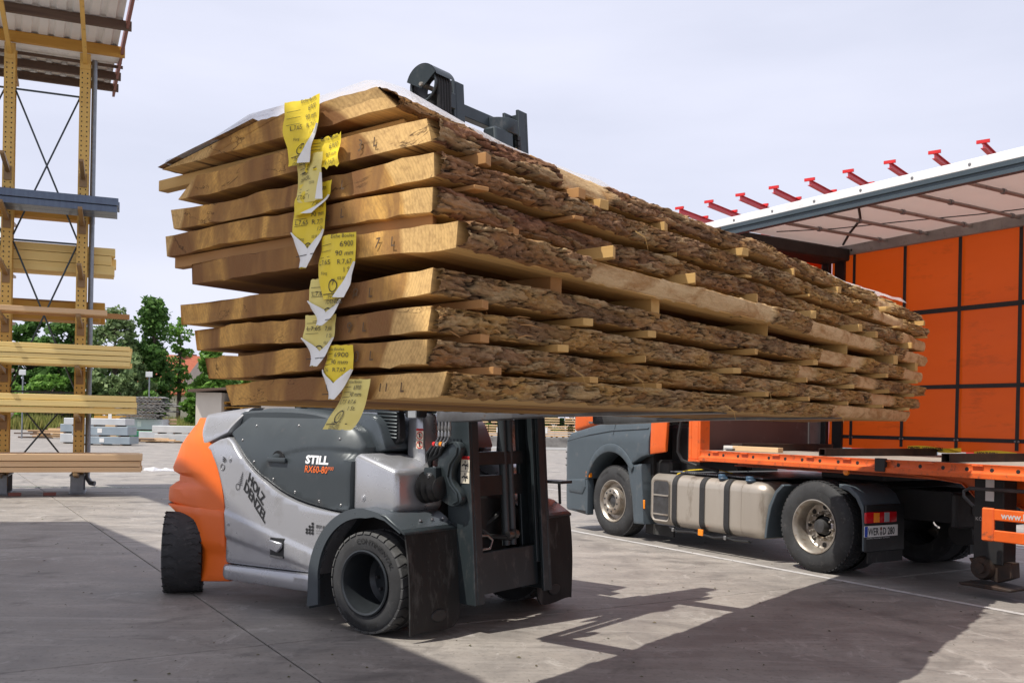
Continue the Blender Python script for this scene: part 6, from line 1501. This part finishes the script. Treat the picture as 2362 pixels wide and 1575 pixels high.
# shed
sh_ = thing('shed', 'low beige wooden shed with a flat roof and stacked orange pallets inside', 'shed', at(455, 54), 0)
mb = MB(); mb.box(-.1, 1.35, 0, 4, 0, 2.95); mb.box(3.6, 4.6, 0, 4, 0, 2.95); mb.box(1.35, 3.6, 3.5, 4, 0, 2.95); mb.build('wall', M_['render'], sh_)
mb = MB(); mb.add([(x, y, z + (x + .4) * .07) for x in (-.4, 4.9) for y in (-.5, 4.3) for z in (2.96, 3.10)], [(0, 1, 3, 2), (4, 6, 7, 5), (0, 4, 5, 1), (2, 3, 7, 6), (0, 2, 6, 4), (1, 5, 7, 3)]); mb.build('roof', M_['darkwood'], sh_)
pal = thing('pallet_stack', 'orange brown pallets piled in the shed opening', 'pallets', at(455, 54.4, 0), 0)
for k in range(9):
    mb = MB(); z = k * .29; mb.box(1.45, 3.5, .1, 1.2, z + .09, z + .14); mb.box(1.45, 1.6, .1, 1.2, z, z + .089); mb.box(2.4, 2.55, .1, 1.2, z, z + .089); mb.build('pallet', M_['yelwood'], pal)
# packs of goods on the yard
def pack(px, Y, w, d, h, m, label, z=0, rz=0, straps=True, layers=1, grp=None):
    t = thing('timber_pack', label, 'pack', at(px, Y, z), rz, grp)
    mb = MB(); n = layers
    for k in range(n):
        a = h * k / n
        mb.box(-w / 2, w / 2, -d / 2, d / 2, a + .07, h * (k + 1) / n - .012)
    mb.build('wrapped_goods', M_[m], t, bevel=.015)['kind'] = 'stuff'
    mb = MB()
    for x in (-w * .35, 0, w * .35): mb.box(x - .05, x + .05, -d / 2, d / 2, 0, .068)
    mb.build('bearer', M_['darkwood'], t)['kind'] = 'stuff'
    if straps:
        mb = MB(); mb.box(-.12, .12, -d / 2 - .012, -d / 2 - .002, h * .35, h * .8); mb.build('pack_label', M_['paper'], t)
    return t
pack(247, 50, 2.9, 1.2, .46, 'packblue', 'bluish wrapped pack on the ground right of the rack post, lowest of three')
pack(242, 50, 2.9, 1.2, .52, 'packblue', 'bluish wrapped pack in the middle of three', .46)
pack(230, 50, 3.2, 1.2, .42, 'packgrey', 'pale wrapped pack, topmost of three by the rack', .98, 0, False)
pack(185, 52, 1.6, 1.2, .55, 'packgrey', 'pale pack half hidden behind the right rack post, on the ground'); pack(185, 52, 1.6, 1.2, .50, 'packblue', 'bluish pack on top behind the right rack post', .56, 0, False)
pack(412, 57, 2.4, 1.2, .52, 'packgrey', 'pale pack on the ground left of the orange counterweight', 0, 0, False, 1); pack(410, 57, 2.6, 1.2, .48, 'packgrey', 'pale pack lying on the one left of the counterweight', .53, 0, False)
pack(262, 66, 2.2, 1.2, 1.25, 'yelwood', 'ochre boarded crate behind the blue packs', .9, 0, True, 4); pack(262, 66, 2.4, 1.2, .88, 'spruce', 'pale board pack under the ochre crate', 0, 0, False, 5)
pack(320, 60, 2.3, 1.2, .42, 'green', 'green wrapped pack at the foot of the sheet stack', .2, 0, False); pack(365, 60, 2.0, 1.2, .6, 'packgrey', 'pale pack at the right foot of the sheet stack', 0, .1, False)
pack(330, 61, 3.0, 1.2, .75, 'packgrey', 'white wrapped pack carrying the corrugated sheets', .62, 0, True)
pack(372, 62, 1.6, 1.2, 1.3, 'spruce', 'pale board pack right beside the corrugated sheets', .1, 0, False, 6)
rsx = random.Random(4)
st_ = thing('sheet_stack', 'leaning pile of weathered corrugated sheets on a white pack', 'sheet pile', at(338, 60.6, 1.42), 0)
z = 0
for k in range(15):
    w = rsx.uniform(2.0, 3.4); ox = rsx.uniform(-.4, .5); a = rsx.uniform(-.03, .05); mb = MB(); n = 18
    rows = [[(ox - w / 2 + w * c / n, y, z + .05 * (c % 2) + a * (c / n - .5) * w) for c in range(n + 1)] for y in (-.6, .6)]
    mb.grid(rows); mb.grid([[(x, y, zz - .05) for x, y, zz in r] for r in rows], True); mb.grid([rows[0], [(x, y, zz - .05) for x, y, zz in rows[0]]])
    mb.build('corrugated_sheet', M_['corr'], st_, recalc=False)
    if k % 3 == 0:
        mb = MB(); mb.box(ox - .8, ox + .9, -.5, -.4, z + .06, z + .14); mb.build('batten', M_['spruce'], st_)
    z += rsx.uniform(.07, .12)
for i, (px, Y, w, h, lab) in enumerate([(100, 62, 2.6, .5, 'low pile of loose boards on the ground between the rack posts'), (155, 64, 2.0, .8, 'small heap of pale boards just left of the right rack post'), (345, 56, 2.6, .25, 'scattered scrap boards in front of the green pack')]):
    t = thing('board_pile', lab, 'board pile', at(px, Y), 0); rq = random.Random(60 + i)
    for k in range(8):
        mb = MB(); x = rq.uniform(-w / 3, w / 3); z = h * k / 8; a = rq.uniform(-.25, .25)
        mb.box(-w / 2.4, w / 2.4, -.09, .09, 0, h / 8 + .02, Matrix.Translation((x, rq.uniform(-.5, .3), z)) @ Matrix.Rotation(a, 4, 'Z')); mb.build('board', M_['spruce' if k % 2 else 'darkwood'], t)
# timber packs and pale wall across the yard, seen under the load
for i, (px, tier) in enumerate([(1105, 0), (1150, 0), (1205, 0), (1258, 0), (1300, 0), (1105, 1), (1155, 1), (1210, 1), (1268, 1), (1330, 0), (1325, 1)]):
    pack(px, 63, 1.25, 1.2, .78, 'spruce', '%s sawn timber pack from the left in the %s tier across the yard' % (ORD[[0, 1, 2, 3, 4, 0, 1, 2, 3, 5, 4][i]], ['lower', 'upper'][tier]), .62 + tier * .84, 0, i % 2 == 1, 5, 'timber packs across the yard')
mb = MB(); mb.box(-5, 6, 62.3, 64.2, 0, .61); bw = mb.build('loading_plinth', M_['corr'], None, bevel=.02); tag(bw, 'long low grey plinth under the timber packs across the yard', 'plinth')
wl_ = thing('container', 'pale blue grey container far behind the trailer, seen beneath its bed', 'container', at(1880, 44), .1)
mb = MB(); mb.box(-6, 6, 0, 2.4, .12, 2.6); cb_ = mb.build('body', M_['packblue'], wl_, bevel=.03)
for k in range(40):
    mb = MB(); x = -5.85 + k * .3; mb.box(x, x + .13, -.03, -.001, .25, 2.5); mb.build('rib', M_['packblue'], wl_)
# ================================================================== RED STEEL RACK BEHIND THE TRAILER
rr2 = thing('red_rack', 'red steel rack whose upper arms rise above the trailer roof', 'rack', (0, 0, 0), 0)
ZB = 7.2; n_ = 9
P0 = Vector((4.23, 24.69)); P1 = Vector((9.05, 18.53))
for i in range(n_):
    f = i / (n_ - 1); 
    p = P0 + (P1 - P0) * f; d = Vector((.63, .777)); e = Matrix.Rotation(atan2(d.y, d.x), 4, 'Z')
    Mx = Matrix.Translation((p.x, p.y, ZB)) @ e
    mb = MB()
    for (ya, yb_, za, zb) in ((-.045, .045, -.010, .0), (-.045, .045, -.12, -.11), (-.006, .006, -.1099, -.0101)): mb.box(0, 3.4, ya, yb_, za, zb, Mx)
    ar_ = mb.build('arm', M_['redbeam'], rr2)
    for x in (.0, 1.35):
        mb = MB(); mb.box(x - .015, x + .025, -.12, .12, -.02, .045, Mx); mb.build('end_plate', M_['red'], ar_)
    mb = MB(); mb.box(3.3, 3.5, -.1, .1, -ZB, -.0, Mx); mb.build('column', M_['redbeam'], rr2)

# ================================================================== SMALL THINGS ON THE YARD
ps_ = MB(); rp = random.Random(8); rows = []
for a in range(9): rows.append([((-.55 + a * .14), (-.16 + c * .08) + rp.uniform(-.02, .02), rp.uniform(.0, .12) * (1 if 0 < c < 4 else .15) + .005) for c in range(5)])
ps_.grid(rows); o = ps_.build('plastic_scrap', M_['film'], smooth=0, recalc=False); o.location = (-9.95, 27.4, 0); tag(o, 'crumpled scrap of clear film lying on the yard behind the counterweight', 'plastic sheet')
dr = MB(); dr.grid([[(-14 + k * .6, 20.0 + k * .10 + .05 * (k % 3), .004) for k in range(24)], [(-14 + k * .6, 20.22 + k * .10 + .05 * (k % 2), .004) for k in range(24)]], True)
struct(dr.build('drain_streak', mat('wet_mossy_concrete', (.085, .085, .08), (.07, .10, .045), .25, 0, 1.5, kind='World'), smooth=0, recalc=False))
for px_ in (-1.36, -.75):
    mb = MB(); mb.box(-.11, .11, -.06, .06, 0, .065); o = mb.build('brick', M_['redtrim'], None, bevel=.006); o.location = Q.w(px_ + .28, -.75, 0); o.rotation_euler = (0, 0, Q.a + .2)
    tag(o, 'red brick on the ground beside the left rack foot' if px_ < -1 else 'red brick lying between the two rack feet', 'brick')
# torn bark fibres at the near corner of the plank marked 9L
pl9 = [o for o in bpy.data.objects if o.name.startswith('oak_plank') and '9L' in o.get('label', '')][0]
rf9 = random.Random(14); mb = MB()
for k in range(34):
    y = rf9.uniform(-2.49, -2.0) - 1.0; x = rf9.uniform(2.83, 2.88) - 2.05; z = rf9.uniform(.005, .085); L = rf9.uniform(.03, .10); up = rf9.uniform(-.35, .15); out_ = rf9.uniform(.15, .6); sg = 1 if rf9.random() < .7 else -1
    mb.tube([(x, y, z), (x + L * out_ * .5, y + sg * L * .4, z + L * up * .5 + .006), (x + L * out_, y + sg * L * .8, z + L * up)], [.0035, .003, .001], 4, False)
mb.build('bark_fibre', M_['stickred'], pl9)['kind'] = 'stuff'
for nm, ys_f in (('10L', (-1.7, -1.2, .3)), ('11L', (-.2, 1.6)), ('5L', (-1.2, 1.1))):
    pq = [o for o in bpy.data.objects if o.name.startswith('oak_plank') and (nm in o.get('label', '') or (nm == '5L' and 'marked L' in o.get('label', '')) or (nm == '11L' and 'lowest' in o.get('label', '')))][0]
    mb = MB()
    for y in ys_f:
        for q in range(1): mb.tube([(.86 + .02 * q, y - 1, .03), (.90 + .01 * q, y - .98 + .02 * q, .0), (.90, y - .95 + .03 * q, -.05 - .02 * q)], [.003, .0025, .001], 4, False)
    mb.build('bark_fibre', M_['sticker'], pq)['kind'] = 'stuff'
